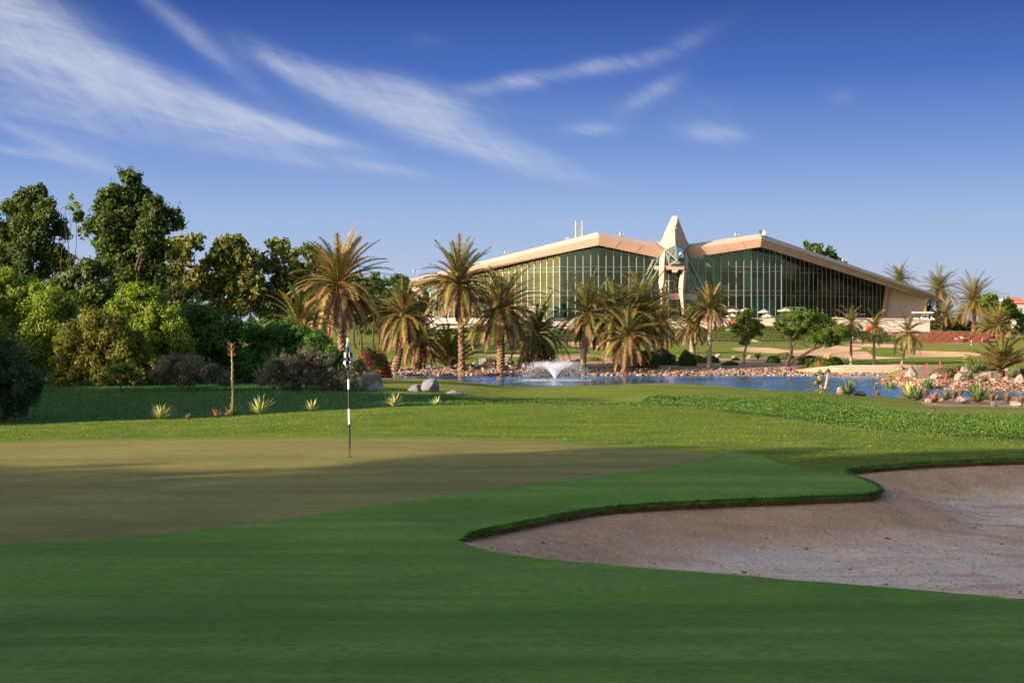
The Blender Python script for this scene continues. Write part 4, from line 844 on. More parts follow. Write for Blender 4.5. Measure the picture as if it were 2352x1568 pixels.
btree('broadleaf_tree', [(520, 580, 42), (490, 610, 42), (560, 600, 42), (535, 650, 50), (485, 670, 42), (570, 660, 40), (540, 710, 46), (495, 720, 36), (540, 563, 22)], 130, (530, None), 'gold', 'broad gold and green tree with a domed crown, left centre', group=G2, ls=.26, seed=8, cov=.9, nsp=40, sub=16, subr=.36)
btree('broadleaf_tree', [(640, 580, 34), (615, 615, 36), (670, 600, 34), (640, 650, 44), (605, 670, 38), (680, 650, 36), (650, 700, 44), (600, 710, 34)], 132, (640, None), 'gold', 'loose tree with sun-tinted gold tips standing left behind the big date palm', group=G2, ls=.24, seed=9, cov=.75, nsp=40, sub=11, subr=.32)
btree('broadleaf_tree', [(710, 585, 28), (735, 600, 30), (700, 630, 34), (745, 640, 34), (720, 680, 40), (700, 720, 34)], 136, (715, None), 'olive', 'tree directly behind the crown of the big date palm', group=G2, ls=.25, seed=10, nsp=25)
btree('broadleaf_tree', [(0, 580, 46), (-50, 560, 50), (40, 650, 50), (-10, 690, 50)], 120, (10, None), 'gold', 'brownish tree seen through the far left crowns', group=G2, ls=.24, seed=11, nsp=20)
btree('broadleaf_tree', [(250, 700, 56), (330, 690, 50), (180, 700, 50), (300, 640, 40)], 118, (260, None), 'gold', 'brownish tree low behind the tallest left tree', group=G2, ls=.25, seed=12, nsp=10)
for i, (sb, lb) in enumerate([([(820, 648, 18), (815, 670, 26), (835, 690, 28), (810, 720, 26)], 'small dark pointed tree right behind the big date palm'), ([(858, 645, 18), (862, 665, 24), (850, 700, 30), (872, 700, 26)], 'dark narrow tree between the two leftmost date palms'),
                             ([(888, 650, 15), (884, 680, 24), (895, 710, 28), (892, 730, 26)], 'dark narrow tree above the leaning date palm'), ([(920, 645, 17), (915, 660, 20), (928, 665, 18), (922, 690, 26), (915, 720, 28)], 'dark tree touching the left tip of the clubhouse roof'),
                             ([(790, 650, 16), (780, 680, 26), (770, 720, 34)], 'dark tree hidden behind the big palm fronds'), ([(941, 655, 9), (938, 672, 13), (936, 700, 16), (938, 735, 20)], 'slim dark tree beside the left end pier')]):
    btree('dark_tree', sb, 215 + i * 4, (sb[0][0], None), 'far', lb, group='dark trees left of the clubhouse', ls=.36, seed=20 + i, nsp=10, sub=8, spl=1.0, asp=.6)
for i, (sb, lb) in enumerate([([(760, 640, 24), (745, 668, 30), (775, 690, 30), (755, 720, 34)], 'green gold tree filling the gap left of the big date palm crown'), ([(830, 668, 22), (815, 690, 26), (845, 705, 28), (832, 728, 30), (800, 700, 26)], 'wide dark green tree under the right fronds of the big date palm'), ([(880, 690, 24), (905, 700, 26), (893, 725, 28), (925, 722, 24), (868, 722, 22)], 'wide dark green tree behind the leaning date palm crown')]):
    btree('dark_tree', sb, 190 + i * 6, (sb[0][0], None), 'far' if i else 'gold', lb, group='dark trees left of the clubhouse', ls=.32, seed=90 + i, nsp=14, sub=12, spl=.9, asp=.6, cov=1.0)
# filler belt behind everything on the left
DL = ['left of the big date palm trunk', 'directly behind the big date palm trunk', 'just right of the big date palm', 'behind the flag and the red bush', 'left of the leaning palm', 'behind the leaning palm', 'right of the leaning palm', 'hidden at the end of the row']
for i, px in enumerate([640, 700, 762, 824, 870, 915]):
    sb = [(px, 700 + (i * 7 % 11), 42), (px + 30, 720, 40), (px - 28, 728, 36)]
    btree('distant_tree', sb, 240, (px, None), 'far', 'low distant tree glimpsed ' + DL[i], group='distant trees behind the left bank', ls=.5, seed=60 + i, nsp=0, sub=6, asp=.7)
# shrubs
btree('large_shrub', [(60, 690, 52), (120, 705, 46), (20, 720, 56), (90, 750, 64), (150, 730, 30), (40, 800, 60), (120, 810, 50), (0, 650, 34), (35, 850, 44), (-50, 740, 70), (110, 850, 36), (75, 780, 60), (150, 780, 40), (60, 870, 30), (-20, 860, 50)], 76, (70, None), 'bright', 'rounded yellow green shrub at the left with sunlit top', 'bush', G3, ls=.09, cov=1.0, seed=31, nsp=120, spl=.5, sub=12, trunk_r=.1)
btree('large_shrub', [(210, 760, 46), (170, 790, 44), (255, 775, 48), (300, 790, 40), (200, 825, 56), (270, 835, 54), (150, 850, 36), (325, 830, 34), (180, 860, 30), (230, 866, 28), (280, 864, 28), (330, 862, 26), (135, 866, 24)], 73, (225, None), 'orange', 'orange tinged rounded shrub left of centre of the bank', 'bush', G3, ls=.085, cov=1.0, seed=32, sub=12, nsp=80, spl=.35, trunk_r=.1)
btree('large_shrub', [(300, 690, 34), (335, 700, 40), (280, 725, 38), (370, 730, 42), (325, 750, 56), (400, 770, 46), (360, 800, 56), (420, 820, 44), (310, 665, 16), (350, 680, 22), (345, 850, 36), (395, 850, 36), (370, 860, 30), (320, 820, 40)], 76, (345, None), 'bright', 'tall bright yellow green shrub with shoots at its top', 'bush', G3, ls=.09, cov=1.0, seed=33, nsp=160, spl=.6, sub=12, trunk_r=.1)
btree('large_shrub', [(440, 725, 34), (480, 735, 38), (430, 770, 44), (500, 770, 44), (460, 810, 54), (530, 810, 46), (545, 765, 28), (520, 850, 36), (450, 850, 36), (485, 860, 32), (560, 850, 34), (590, 860, 28), (430, 860, 30), (500, 780, 44)], 78, (480, None), 'mid', 'mid green shrub with scattered shoots behind the bloom stalk', 'bush', G3, ls=.09, cov=1.0, seed=34, sub=12, nsp=120, spl=.7, trunk_r=.1)
btree('large_shrub', [(590, 780, 40), (630, 770, 34), (640, 800, 50), (690, 790, 44), (730, 810, 42), (570, 830, 44), (680, 840, 44), (755, 840, 34), (780, 850, 20), (660, 762, 22), (780, 820, 18), (600, 860, 32), (650, 865, 30), (720, 860, 30), (570, 865, 28), (610, 820, 40)], 80, (660, None), 'deep', 'smooth deep green mounded shrub left of the flagstick', 'bush', G3, ls=.085, cov=1.1, seed=35, nsp=40, spl=.3, sub=14, subr=.36, trunk_r=.1)
btree('dry_shrub', [(640, 850, 36), (690, 842, 40), (740, 850, 38), (610, 870, 30), (780, 868, 30), (700, 875, 36), (655, 885, 28), (755, 885, 28), (800, 880, 22)], 70, (700, None), 'grey', 'grey brown twiggy shrub left of the flagstick', 'bush', 'grey dry shrubs on the left bank', ls=.075, cov=.75, seed=36, nsp=260, asp=.3, spl=.55, trunk_r=.05)
btree('dry_shrub', [(400, 845, 28), (440, 850, 30), (480, 862, 26), (370, 865, 24), (515, 875, 20), (430, 875, 24)], 69, (430, None), 'grey', 'smaller purple grey twiggy shrub left of the bloom stalk', 'bush', 'grey dry shrubs on the left bank', ls=.075, cov=.7, seed=37, nsp=180, asp=.3, spl=.5, trunk_r=.05)
btree('grey_green_shrub', [(265, 862, 20), (290, 850, 18), (310, 868, 20), (245, 875, 14)], 68, (280, None), 'olive', 'small grey green shrub at the foot of the orange shrub', 'bush', ls=.08, cov=.7, seed=38, nsp=60, asp=.35, spl=.5, trunk_r=.04)
btree('weeping_tree', [(0, 800, 40), (30, 830, 46), (50, 880, 44), (20, 900, 50), (70, 920, 32), (40, 940, 36), (-20, 860, 60), (-30, 930, 60), (85, 890, 16)], 50, (0, None), 'blue', 'dark blue green weeping tree at the left edge in shade', 'tree', ls=.075, cov=.6, seed=39, nsp=420, asp=.25, spl=.8, sub=14, subr=.3, trunk_r=.12)
btree('far_treetop', [(1858, 570, 14), (1850, 585, 15), (1872, 580, 18), (1905, 580, 15), (1915, 590, 15), (1890, 595, 18), (1860, 600, 20), (1910, 605, 20), (1940, 604, 6), (1880, 620, 22)], 385, (1885, None), 'far', 'dark conifer like treetop rising behind the right roof slope', ls=.6, seed=41, nsp=10, asp=.6, spl=1.5, trunk_r=.4)
btree('round_tree', [(1712, 735, 22), (1695, 745, 20), (1732, 748, 20), (1718, 722, 14), (1705, 765, 16), (1735, 765, 15), (1690, 758, 14), (1708, 788, 11), (1716, 775, 14), (1748, 752, 9)], 163, (1708, 829), 'round', 'small round leafy tree on a straight trunk below the parasols', ls=.15, cov=1.0, seed=42, nsp=24, sub=12, subr=.36, trunk_r=.16, spl=.3, trunk=True, bark=GTrunk)
# leaning acacia
rng = np.random.default_rng(43); d_ = 156; g = at(1808, 838, d_); g[2] = gz(g[0], g[1]); e = empty('acacia_tree', tuple(g), 'wide flat topped acacia with two leaning grey stems on the sandy bed', 'tree'); e['_o'] = list(map(float, g))
bl = scr_blobs([(1800, 735, 15), (1822, 728, 16), (1850, 730, 16), (1880, 732, 17), (1905, 745, 17), (1925, 762, 18), (1798, 755, 17), (1830, 750, 20), (1862, 755, 20), (1892, 768, 20), (1920, 785, 16), (1812, 770, 14), (1940, 775, 12), (1870, 780, 16), (1900, 790, 12), (1950, 770, 8), (1785, 745, 9), (1845, 770, 14)], d_, rng, 2)
m = MB(); bl2 = [(c_, r_ * 1.22) for c_, r_ in bl]; m.quads(blob_leaves(bl2, .11, .62, rng, 18, .34, .32, .75)); m.quads(sprigs(bl2, .12, 320, rng, .6)); m.build('crown', LF['acacia'], e)
t = MB()
def spath(mb, pts_, r0, r1, dj=0):
    p = smooth([tuple(at(x, y, d_ + (j if len(q) > 2 else 0))) for q in pts_ for x, y, j in [(q[0], q[1], q[2] if len(q) > 2 else 0)]], False, 4); mb.tube(p, np.linspace(r0, r1, len(p)), 7)
spath(t, [(1806, 840), (1812, 825), (1818, 805), (1815, 790), (1822, 775), (1832, 765), (1845, 755)], .24, .08); spath(t, [(1810, 840), (1825, 826), (1845, 815), (1865, 803), (1882, 797), (1895, 792), (1912, 794), (1922, 790)], .20, .05)
spath(t, [(1818, 800), (1828, 788), (1840, 790), (1850, 782), (1862, 775)], .10, .04); spath(t, [(1865, 803), (1875, 790), (1885, 778), (1890, 760)], .09, .03); spath(t, [(1815, 790), (1805, 775), (1798, 755)], .10, .04); spath(t, [(1845, 790), (1865, 798), (1885, 790), (1905, 775)], .07, .03)
for c, r in bl:
    q = at(1830, 770, d_) if c[0] < at(1865, 0, d_)[0] else at(1890, 785, d_); limb(t, q, c, .05, .015, rng, 5, .08, 4)
t.build('trunk', BarkM, e)
# right hand background trees
for i, (sb, lb, k_) in enumerate([([(2275, 690, 18), (2290, 710, 24), (2262, 700, 14), (2285, 740, 22)], 'bright green tree behind the tall right palms', 'round'), ([(2325, 725, 18), (2345, 735, 18), (2310, 745, 18), (2340, 755, 18)], 'dark green rounded tree near the right edge', 'mid'),
                                  ([(2310, 695, 12), (2325, 705, 14), (2300, 715, 16)], 'light green tree top right of the palms', 'round'), ([(2200, 745, 24), (2180, 755, 20), (2225, 757, 20)], 'dark tree below the tall palms at the right', 'dark'), ([(2140, 735, 20), (2150, 752, 18), (2128, 712, 14), (2130, 750, 18)], 'dark shrubbery just right of the end wall', 'dark'),
                                  ([(2390, 730, 26), (2420, 740, 30)], 'green tree at the very right edge', 'mid')]):
    btree('green_tree', sb, 330 + i * 7, (sb[0][0], None), k_, lb, group='trees right of the clubhouse', ls=.4, seed=70 + i, nsp=14, sub=9, asp=.6, spl=1.0)

# ------------------------------------------------------------------ palms
def frond(c, az_, e0, L_, droop, rng, nl=40, lw=.055, ll=.5, twist=0.0):
    n = 9; t = np.linspace(0, 1, n); el_ = e0 - droop * t**1.35; h = np.array([math.cos(az_), math.sin(az_), 0]); ds = L_ / (n - 1)
    T = np.outer(np.cos(el_), h) + np.outer(np.sin(el_), [0, 0, 1]); p = c + np.vstack([np.zeros(3), np.cumsum((T[:-1] + T[1:]) / 2 * ds, 0)])
    side = np.array([-h[1], h[0], 0]); u = np.linspace(.14, 1, nl); idx_ = u * (n - 1); i0 = np.minimum(idx_.astype(int), n - 2); f = (idx_ - i0)[:, None]
    P_ = p[i0] * (1 - f) + p[i0 + 1] * f; TT = T[i0] * (1 - f) + T[i0 + 1] * f; NN = np.cross(TT, side); NN *= np.sign(NN[:, 2:3] + 1e-6)
    prof = np.clip(np.sin(math.pi * (.12 + .80 * u)), .2, 1)**.7 * ll; tris = []
    for sg in (-1, 1):
        jit = rng.normal(0, .10, (nl, 3)); D = TT * (.50 + .35 * u[:, None]) + sg * side * .85 + NN * (.28 + twist) + jit - np.array([0, 0, .12]); D /= np.linalg.norm(D, axis=1)[:, None]
        ln = (prof * rng.uniform(.85, 1.15, nl))[:, None]; tip = P_ + D * ln; w_ = TT * lw * .5
        tris.append(np.stack([P_ - w_, P_ + w_, tip + w_ * .25], 1))
    return p, np.concatenate(tris)
def palm(name, base, crown, rad, d, label, nf=70, seed=1, tr=.26, group=None, brown=.25, ll=.46, gold=.5, emin=-55, trunkm=None, fruit=True, bend=0, lw=.095, stub=True, upright=False, trunk=True, nl=60, dr=(.55, 1.6)):
    rng = np.random.default_rng(seed); C = at(crown[0], crown[1], d)
    B = at(base[0], base[1] or 0, d); B[2] = gz(B[0], B[1]); L0 = rad * d / F * 1.28; nf = int(nf * 1.18)
    e = empty(name, tuple(B), label, 'palm tree' if not upright else 'palm shrub', group); e['_o'] = list(map(float, B))
    if trunk:
        t = MB(); n = 40; u = np.linspace(0, 1, n); mid = (B + C) / 2 + np.array([bend, 0, 0]); P_ = np.outer((1 - u)**2, B - [0, 0, .1]) + np.outer(2 * u * (1 - u), mid) + np.outer(u**2, C)
        r_ = tr * (1.15 - .2 * np.minimum(u * 2, 1)) * np.where(np.arange(n) % 2, 1.0, 1.16 if stub else 1.04); r_[-5:] *= [1.1, 1.2, 1.15, .9, .5]
        ph = rng.random(n) * 6
        t.tube(P_, r_, 12, wob=lambda i, a: 1 + (.13 if stub else .03) * np.cos(a * 4 + (i % 2) * math.pi + ph[i] * .15)); t.build('trunk', trunkm or PTrunk, e)
    parts = {'crown': ([], FrondG), 'sunlit_fronds': ([], FrondY), 'dry_fronds': ([], FrondB)}; rp = MB()  # gold material paints sunlight into a random share of the fronds
    for i in range(nf):
        q = (i + .5) / nf; e0 = math.radians(86 + (emin - 86) * q**.85) + rng.normal(0, .08); a = i * 2.39996 + rng.normal(0, .15)
        if upright: L_ = L0 * rng.uniform(.8, 1.15); dr_ = rng.uniform(.3, .9)
        else: L_ = L0 * rng.uniform(.82, 1.12) * (1 - .15 * max(0, q - .75) * 4); dr_ = rng.uniform(*dr) * (.5 + .5 * math.cos(max(e0, 0)))
        if e0 < -.5: dr_ *= .5
        p, tr_ = frond(C + np.array([0, 0, .0]), a, e0, L_, dr_, rng, nl, lw, ll * L0 / 3.6, rng.uniform(-.2, .2))
        k = 'dry_fronds' if q > 1 - brown or rng.random() < brown * .25 else ('sunlit_fronds' if rng.random() < gold else 'crown'); parts[k][0].append(tr_); rp.tube(p, np.linspace(.035, .012, len(p)) * L0 / 3.2, 3, cap=False)
    for k, (a, m) in parts.items():
        if a: b = MB(); b.quads(np.concatenate(a)); b.build(k, m, e)
    rp.build('frond_stalks', RachM, e)
    if fruit:
        b = MB()
        for i in range(5):
            a = rng.uniform(0, 6.28); L_ = L0 * rng.uniform(.25, .42)
            for j in range(12):
                aj = a + rng.normal(0, .22); p = np.array([C + np.array([math.cos(aj) * s * L_, math.sin(aj) * s * L_, .15 + .5 * s * L_ - 1.05 * s * s * L_ * rng.uniform(.7, 1.1)]) for s in np.linspace(0, 1, 5)]); b.tube(p, .022, 3, cap=False)
        b.build('date_stalks', FruitM, e)
    return e
GP = 'date palms along the far lake shore'
def palms():
    palm('date_palm', (790, None), (778, 655), 108, 118, 'largest date palm, its trunk hidden by the shrubs left of the flag', nf=96, seed=101, group=GP, brown=.34, gold=.55, tr=.30)
    palm('date_palm', (690, None), (690, 752), 82, 112, 'young date palm with upright fronds behind the deep green shrub', nf=40, seed=102, group=GP, brown=.1, gold=.3, emin=-20, fruit=False)
    palm('date_palm', (905, 843), (927, 725), 78, 150, 'leaning shaggy trunked date palm left of the rocks', nf=70, seed=103, group=GP, brown=.22, bend=.35, tr=.36)
    palm('date_palm', (953, 838), (965, 775), 66, 153, 'short date palm with a fat shaggy stump and drooping fronds', nf=44, seed=104, group=GP, brown=.4, emin=-70, tr=.42, fruit=False)
    palm('date_palm', (1060, 838), (1053, 652), 88, 150, 'tall date palm in front of the left roof slope', nf=86, seed=105, group=GP, brown=.34, gold=.5, tr=.30, bend=.2)
    palm('bushy_palm', (1032, 846), (1032, 846), 84, 153, 'dark clump of upright young palm fronds at the lake edge', nf=34, seed=106, group=GP, brown=.3, gold=.15, emin=25, fruit=False, upright=True, trunk=False)
    palm('date_palm', (1150, 842), (1150, 712), 90, 150, 'broad date palm with its thick trunk among the pale boulders', nf=92, seed=107, group=GP, brown=.28, gold=.55, tr=.36)
    palm('date_palm', (1214, 838), (1232, 765), 76, 158, 'dark shaded date palm just right of the broad one', nf=60, seed=108, group=GP, brown=.15, gold=.05, tr=.36, fruit=False, emin=-60)  # almost no gold fronds, so its shade is put into the colour
    palm('bushy_palm', (1252, 838), (1252, 838), 38, 157, 'small palm shrub left of the fountain spray', nf=26, seed=109, group=GP, brown=.05, gold=.1, emin=10, fruit=False, upright=True, trunk=False)
    palm('date_palm', (1338, 842), (1347, 722), 78, 152, 'slender grey trunked palm right of the fountain', nf=64, seed=110, group=GP, brown=.28, tr=.30, trunkm=GTrunk, stub=False, gold=.35)
    palm('date_palm', (1414, 842), (1412, 728), 84, 152, 'left stem of the three palm cluster', nf=56, seed=111, group=GP, brown=.15, gold=.25, tr=.28, emin=-40)
    palm('date_palm', (1432, 844), (1442, 775), 72, 149, 'short middle stem of the three palm cluster', nf=54, seed=112, group=GP, brown=.3, gold=.5, tr=.28, emin=-50)
    palm('date_palm', (1452, 842), (1478, 725), 88, 154, 'right leaning stem of the three palm cluster', nf=66, seed=113, group=GP, brown=.22, gold=.4, tr=.28, bend=-.3, emin=-50)
    palm('date_palm', (1521, 806), (1520, 742), 52, 205, 'palm with a pale trunk behind the cluster, below the spire', nf=50, seed=114, group=GP, brown=.3, tr=.30)
    palm('date_palm', (1591, 826), (1590, 748), 46, 172, 'medium palm with pale textured trunk right of the spire', nf=50, seed=115, group=GP, brown=.3, tr=.32, gold=.2, trunkm=GTrunk)
    palm('date_palm', (1628, 838), (1632, 712), 58, 154, 'tall ringed trunk palm right of the spire', nf=52, seed=116, group=GP, brown=.3, tr=.24, trunkm=GTrunk, stub=False, emin=-30)
    GC = 'coconut palms on the right lawn'
    for i, (bx_, cx_, cy_, r_, lb) in enumerate([(1955, 1954, 742, 38, 'leftmost of three young coconut palms on the right lawn'), (2007, 2008, 752, 38, 'middle one of three young coconut palms on the right lawn'), (2071, 2084, 765, 46, 'coconut palm with a white leaning trunk, rightmost of three on the lawn')]):
        palm('coconut_palm', (bx_, 836), (cx_, cy_), r_, 160, lb, nf=26, seed=120 + i, group=GC, brown=.2, gold=.45, tr=.15, trunkm=GTrunk, stub=False, fruit=False, emin=-55, ll=.75, lw=.09, nl=30, dr=(.9, 1.7))
    GB = 'palms right of the clubhouse'
    for i, (bx_, cx_, cy_, r_, dd_, lb, nf_) in enumerate([(2066, 2066, 648, 36, 372, 'palm crown peeking over the right roof tip', 44), (2156, 2156, 668, 42, 360, 'tall palm behind the white round floodlight', 54), (2237, 2237, 692, 50, 335, 'tallest shaggy palm at the right with a thick brown trunk', 60),
                                                           (2170, 2172, 728, 32, 318, 'golden young palm right of the end wall', 30), (2290, 2290, 752, 44, 300, 'spreading golden palm near the right edge', 40), (2130, 2122, 750, 34, 315, 'small golden palm in front of the end wall', 26), (2270, 2268, 758, 34, 302, 'smaller golden palm left of the spreading one', 26)]):
        palm('date_palm', (bx_, None), (cx_, cy_), r_ * 1.12, dd_, lb, nf=int(nf_ * 1.6), seed=130 + i, group=GB, brown=.25, gold=.45 if i > 1 else .1, tr=.45 if i < 3 else .3, fruit=False, ll=.6, lw=.12, nl=30, emin=-45 if i < 3 else -20)
    palm('bushy_palm', (2300, 868), (2300, 850), 66, 128, 'young palm with spreading fronds among the boulders at the right', nf=38, seed=140, brown=.12, gold=.5, emin=20, fruit=False, upright=True, tr=.3, ll=.6)
palms()
# trees out of frame at the left and behind the camera: they throw the long shadows over the green
ORDW = [(a, b) for a in ('first', 'second', 'third', 'fourth', 'fifth', 'sixth', 'seventh', 'eighth') for b in ('from the camera side', 'from the left side', 'from the rear side', 'from the lake side', 'from the road side')]
def shade_tree(x, y, h, r, seed, lk='dark'):
    rng = np.random.default_rng(seed); z = gz(x, y); e = empty('shade_tree', (x, y, z), 'large tree outside the picture, the ' + ' '.join(ORDW[seed - 200]) + ' of its unseen belt', 'tree', 'shade trees beyond the left edge'); e['_o'] = [x, y, z]
    bl = [(np.array([x + rng.normal(0, r * .45), y + rng.normal(0, r * .45), z + h - r * .9 + rng.normal(0, r * .3)]), r * rng.uniform(.45, .65)) for _ in range(8)] + [(np.array([x + rng.normal(0, r * .5), y + rng.normal(0, r * .5), z + h * rng.uniform(.25, .5)]), r * .6) for _ in range(6)]
    m = MB(); m.quads(blob_leaves(bl, .42, 1.0, rng, 8, .42, .6)); m.build('crown', LF[lk], e); t = MB(); limb(t, (x, y, z - .2), (x, y, z + h * .5), .3, .2, rng)
    for c, r_ in bl: limb(t, (x, y, z + h * .4), c, .12, .03, rng, 5, .05, 5)
    t.build('trunk', BarkM, e)
SHADE = [(-21, .5, 9.5, 3.8), (-27, 3.5, 8.5, 3.0), (-14, -9, 10, 4), (-8, -14, 10, 4.2), (-2, -20, 11, 4.5), (7, -26, 12, 5), (14, -30, 12, 5), (9, -40, 14, 5),
         (-31, 1.5, 11, 3.6), (-33, -2, 14, 4.5), (-26, -4, 13, 4.5), (-22, -10, 13, 4.5), (-17, -16, 13, 4.5), (-12, -22, 13, 4.5), (-6, -28, 13, 5), (1, -34, 13, 5), (-38, -6, 15, 5), (-30, -14, 15, 5),
         (-34, 33, 9.5, 4.2), (-33, 40, 10, 4.2), (-36, 47, 11, 4.5), (-40, 54, 11, 4.5), (-45, 61, 9, 4.5)]
for i, a in enumerate(SHADE): shade_tree(*a, 200 + i)
for i, (x, y, h, r) in enumerate([(152, 330, 17, 8), (160, 350, 18, 9), (168, 375, 18, 9), (176, 398, 18, 9), (150, 312, 14, 7), (186, 425, 18, 9)]):  # unseen trees right of the clubhouse, placed to be mirrored in its glass
    shade_tree(x, y, h, r, 230 + i, 'gold')
# ------------------------------------------------------------------ rocks
RockM = mat('boulder_stone', (.27, .205, .165), (.19, .145, .12), 1.3, .9, .9, 5, spec=.15, c3=(.32, .26, .22), s3=3)
RockG = mat('grey_boulder', (.19, .185, .20), (.13, .13, .15), 1.5, .9, .7, 6, spec=.15)
RockB = mat('brown_boulder', (.21, .155, .125), (.13, .095, .08), 1.5, .9, .8, 6, spec=.15, c3=(.34, .30, .27), s3=2)
def ico(sub):
    import bmesh
    bm = bmesh.new(); bmesh.ops.create_icosphere(bm, subdivisions=sub, radius=1); v = np.array([x.co[:] for x in bm.verts]); f = [tuple(y.index for y in x.verts) for x in bm.faces]; bm.free(); return v, f
ICO3 = ico(4); ICO2 = ico(2); ICO1 = ico(1)
def rock_shape(seed, size, sharp=.7, peak=0):
    sharp -= .1; r = np.random.default_rng(seed); v = ICO3[0].copy()
    for _ in range(16):
        n = r.normal(size=3); n /= np.linalg.norm(n); h = r.uniform(sharp - .12, sharp + .18); v -= np.maximum(v @ n - h, 0)[:, None] * n
    v += np.array([mnoise.noise_vector(Vector(q * 2.1 + seed)) for q in v]) * .07 + np.array([mnoise.noise_vector(Vector(q * 6 + seed)) for q in v]) * .022
    if peak: v[:, :2] *= (1 - peak * np.clip(v[:, 2:3], 0, 1)); v[:, 2] *= 1 + .3 * peak
    v[:, 2] = np.maximum(v[:, 2], -.45); return v * np.asarray(size)
def boulder(px, py, w, h, label, seed, m=None, d=None, group=None, peak=0, sharp=.7):
    g = hit(px, py) if d is None else np.array([*at(px, py, d)[:2], 0]); g = np.array(g)
    if d is not None: g[2] = gz(g[0], g[1])
    s = g[1] / F; a = w * s / 2 * 1.15; hh = h * s
    b = MB(); v = rock_shape(seed, (a, a * .8, hh * .72), sharp, peak); v[:, 2] += hh * .3; b.add(v + g, ICO3[1]); o = b.build('boulder', m or RockM, loc=tuple(g), smooth=False)
    return tag(o, label, 'boulder', group)
GL = 'pale boulders along the far shore'
SH = [(958, 848, 26, 17, 'pale pointed boulder beside the short shaggy palm stump'), (986, 846, 24, 13, 'flat grey boulder right of the pointed one by the stump'), (1006, 850, 18, 9, 'low brown boulder in front of the upright palm clump'), (1029, 851, 26, 12, 'whitish flat boulder under the upright palm clump'), (1045, 850, 17, 13, 'small grey boulder left of the fat palm base'),
      (1063, 852, 25, 13, 'low grey boulder directly in front of the fat palm base'), (1082, 849, 25, 16, 'sloping pale boulder right of the fat palm base'), (1104, 848, 20, 12, 'flat brownish boulder between two palm bases'), (1129, 848, 32, 22, 'largest pale boulder, left against the broad palm'), (1109, 838, 24, 16, 'dark boulder behind the largest pale one'),
      (1168, 838, 24, 16, 'dark rounded boulder behind the broad palm trunk'), (1161, 829, 12, 8, 'small brown boulder topmost behind the broad palm'), (1181, 849, 25, 12, 'pale rounded boulder right of the red stake'), (1207, 847, 27, 14, 'blocky pale boulder left of the fountain spray'), (1199, 838, 18, 11, 'grey boulder behind the blocky pale one'), (1257, 833, 22, 12, 'brownish boulder behind the fountain spray'),
      (1322, 840, 28, 16, 'dark smooth boulder left of the grey palm trunk'), (893, 836, 18, 11, 'pinkish boulder left of the leaning palm'), (1398, 846, 20, 11, 'brown boulder left of the three palm cluster'), (1417, 848, 16, 12, 'brown boulder at the foot of the palm cluster'), (1094, 838, 16, 10, 'small brown boulder between palms, behind the others'), (1300, 842, 16, 8, 'low boulder right of the fountain')]
for i, (x, y, w_, h_, lb) in enumerate(SH): boulder(x, y, w_ * 1.12, h_ * 1.1, lb, 300 + i, RockG if 'grey' in lb or 'dark' in lb else RockM, group=GL)
boulder(848, 906, 76, 42, 'big brown grey boulder beside the dry shrub right of the flag', 331, RockB, d=72)
boulder(992, 911, 44, 32, 'humped grey boulder at the edge of the light fairway', 332, RockG, d=71); boulder(955, 910, 42, 16, 'low grey slab leaning on the humped boulder', 337, RockG, d=71.3)
boulder(1052, 914, 52, 12, 'flat half buried grey stone right of the humped boulder', 334, RockG, d=69)
GR = 'boulders around the right end of the lake'
RR_ = [(2093, 868, 36, 30, 'tall pointed pale boulder at the end of the stone wall', .55), (2102, 873, 18, 8, 'small boulder at the foot of the pointed one', 0), (2150, 872, 38, 18, 'wide rounded boulder under the dry red shrub', 0), (2202, 850, 18, 12, 'pale boulder topmost right of the dry shrub', 0), (2216, 856, 30, 14, 'pale sloping boulder just below the topmost one', 0),
       (2206, 875, 32, 19, 'pale boulder with a steep left face beside a small agave', .3), (2244, 873, 28, 13, 'low pale boulder between two small agaves', 0), (2268, 868, 36, 18, 'wide boulder left of the spreading young palm', 0), (2280, 877, 26, 11, 'low boulder in front of the wide one near the young palm', 0), (2312, 872, 18, 12, 'boulder right of the young palm stump', 0), (2343, 879, 32, 20, 'large pale boulder at the right edge above the red gravel', 0), (2309, 851, 16, 9, 'small pale boulder behind the young palm', 0),
       (1935, 905, 24, 21, 'upright rounded boulder at the near shore beside an agave', 0), (1976, 909, 36, 14, 'low brown boulder between two agaves on the near shore', 0), (2027, 909, 20, 10, 'small boulder right of the second agave', 0), (2068, 905, 18, 11, 'small pointed boulder behind the tall agave', .5), (2131, 924, 20, 9, 'small flat boulder among the dry grass', 0), (2160, 921, 20, 12, 'boulder in the middle of the dry grass', 0),
       (2214, 926, 42, 20, 'big pale boulder of the near shore left of an agave', 0), (2298, 918, 30, 13, 'flat boulder near the water right of the agave', 0), (2331, 933, 32, 14, 'pale boulder at the lower right corner of the shore garden', 0), (2284, 933, 22, 14, 'dark boulder right of the big agave', 0), (2345, 920, 24, 10, 'boulder by the water at the right edge', 0), (1872, 899, 30, 9, 'low flat stone under the forked stem plant', 0), (1912, 897, 18, 5, 'dark stone low in the water left of the upright boulder', 0)]
for i, (x, y, w_, h_, lb, pk) in enumerate(RR_): boulder(x, y, w_ * .98, h_ * 1.0, lb, 350 + i, RockG if 'dark' in lb else RockM, group=GR, peak=pk)
for i, (x, y, lb) in enumerate([(1862, 836, 'small stone'), (1612, 822, 'white stone beside the yellowish dome shrub'), (1635, 822, 'stone between the tall palm and the round tree'), (1686, 824, 'grey stone left of the round tree trunk'), (1650, 820, 'pale stone behind the low clipped hedge'), (1722, 822, 'white stone right of the round tree trunk')]):
    if i: boulder(x, y, 14, 10, lb, 380 + i, RockG if 'grey' in lb else RockM, group='stones on the sandy bed')
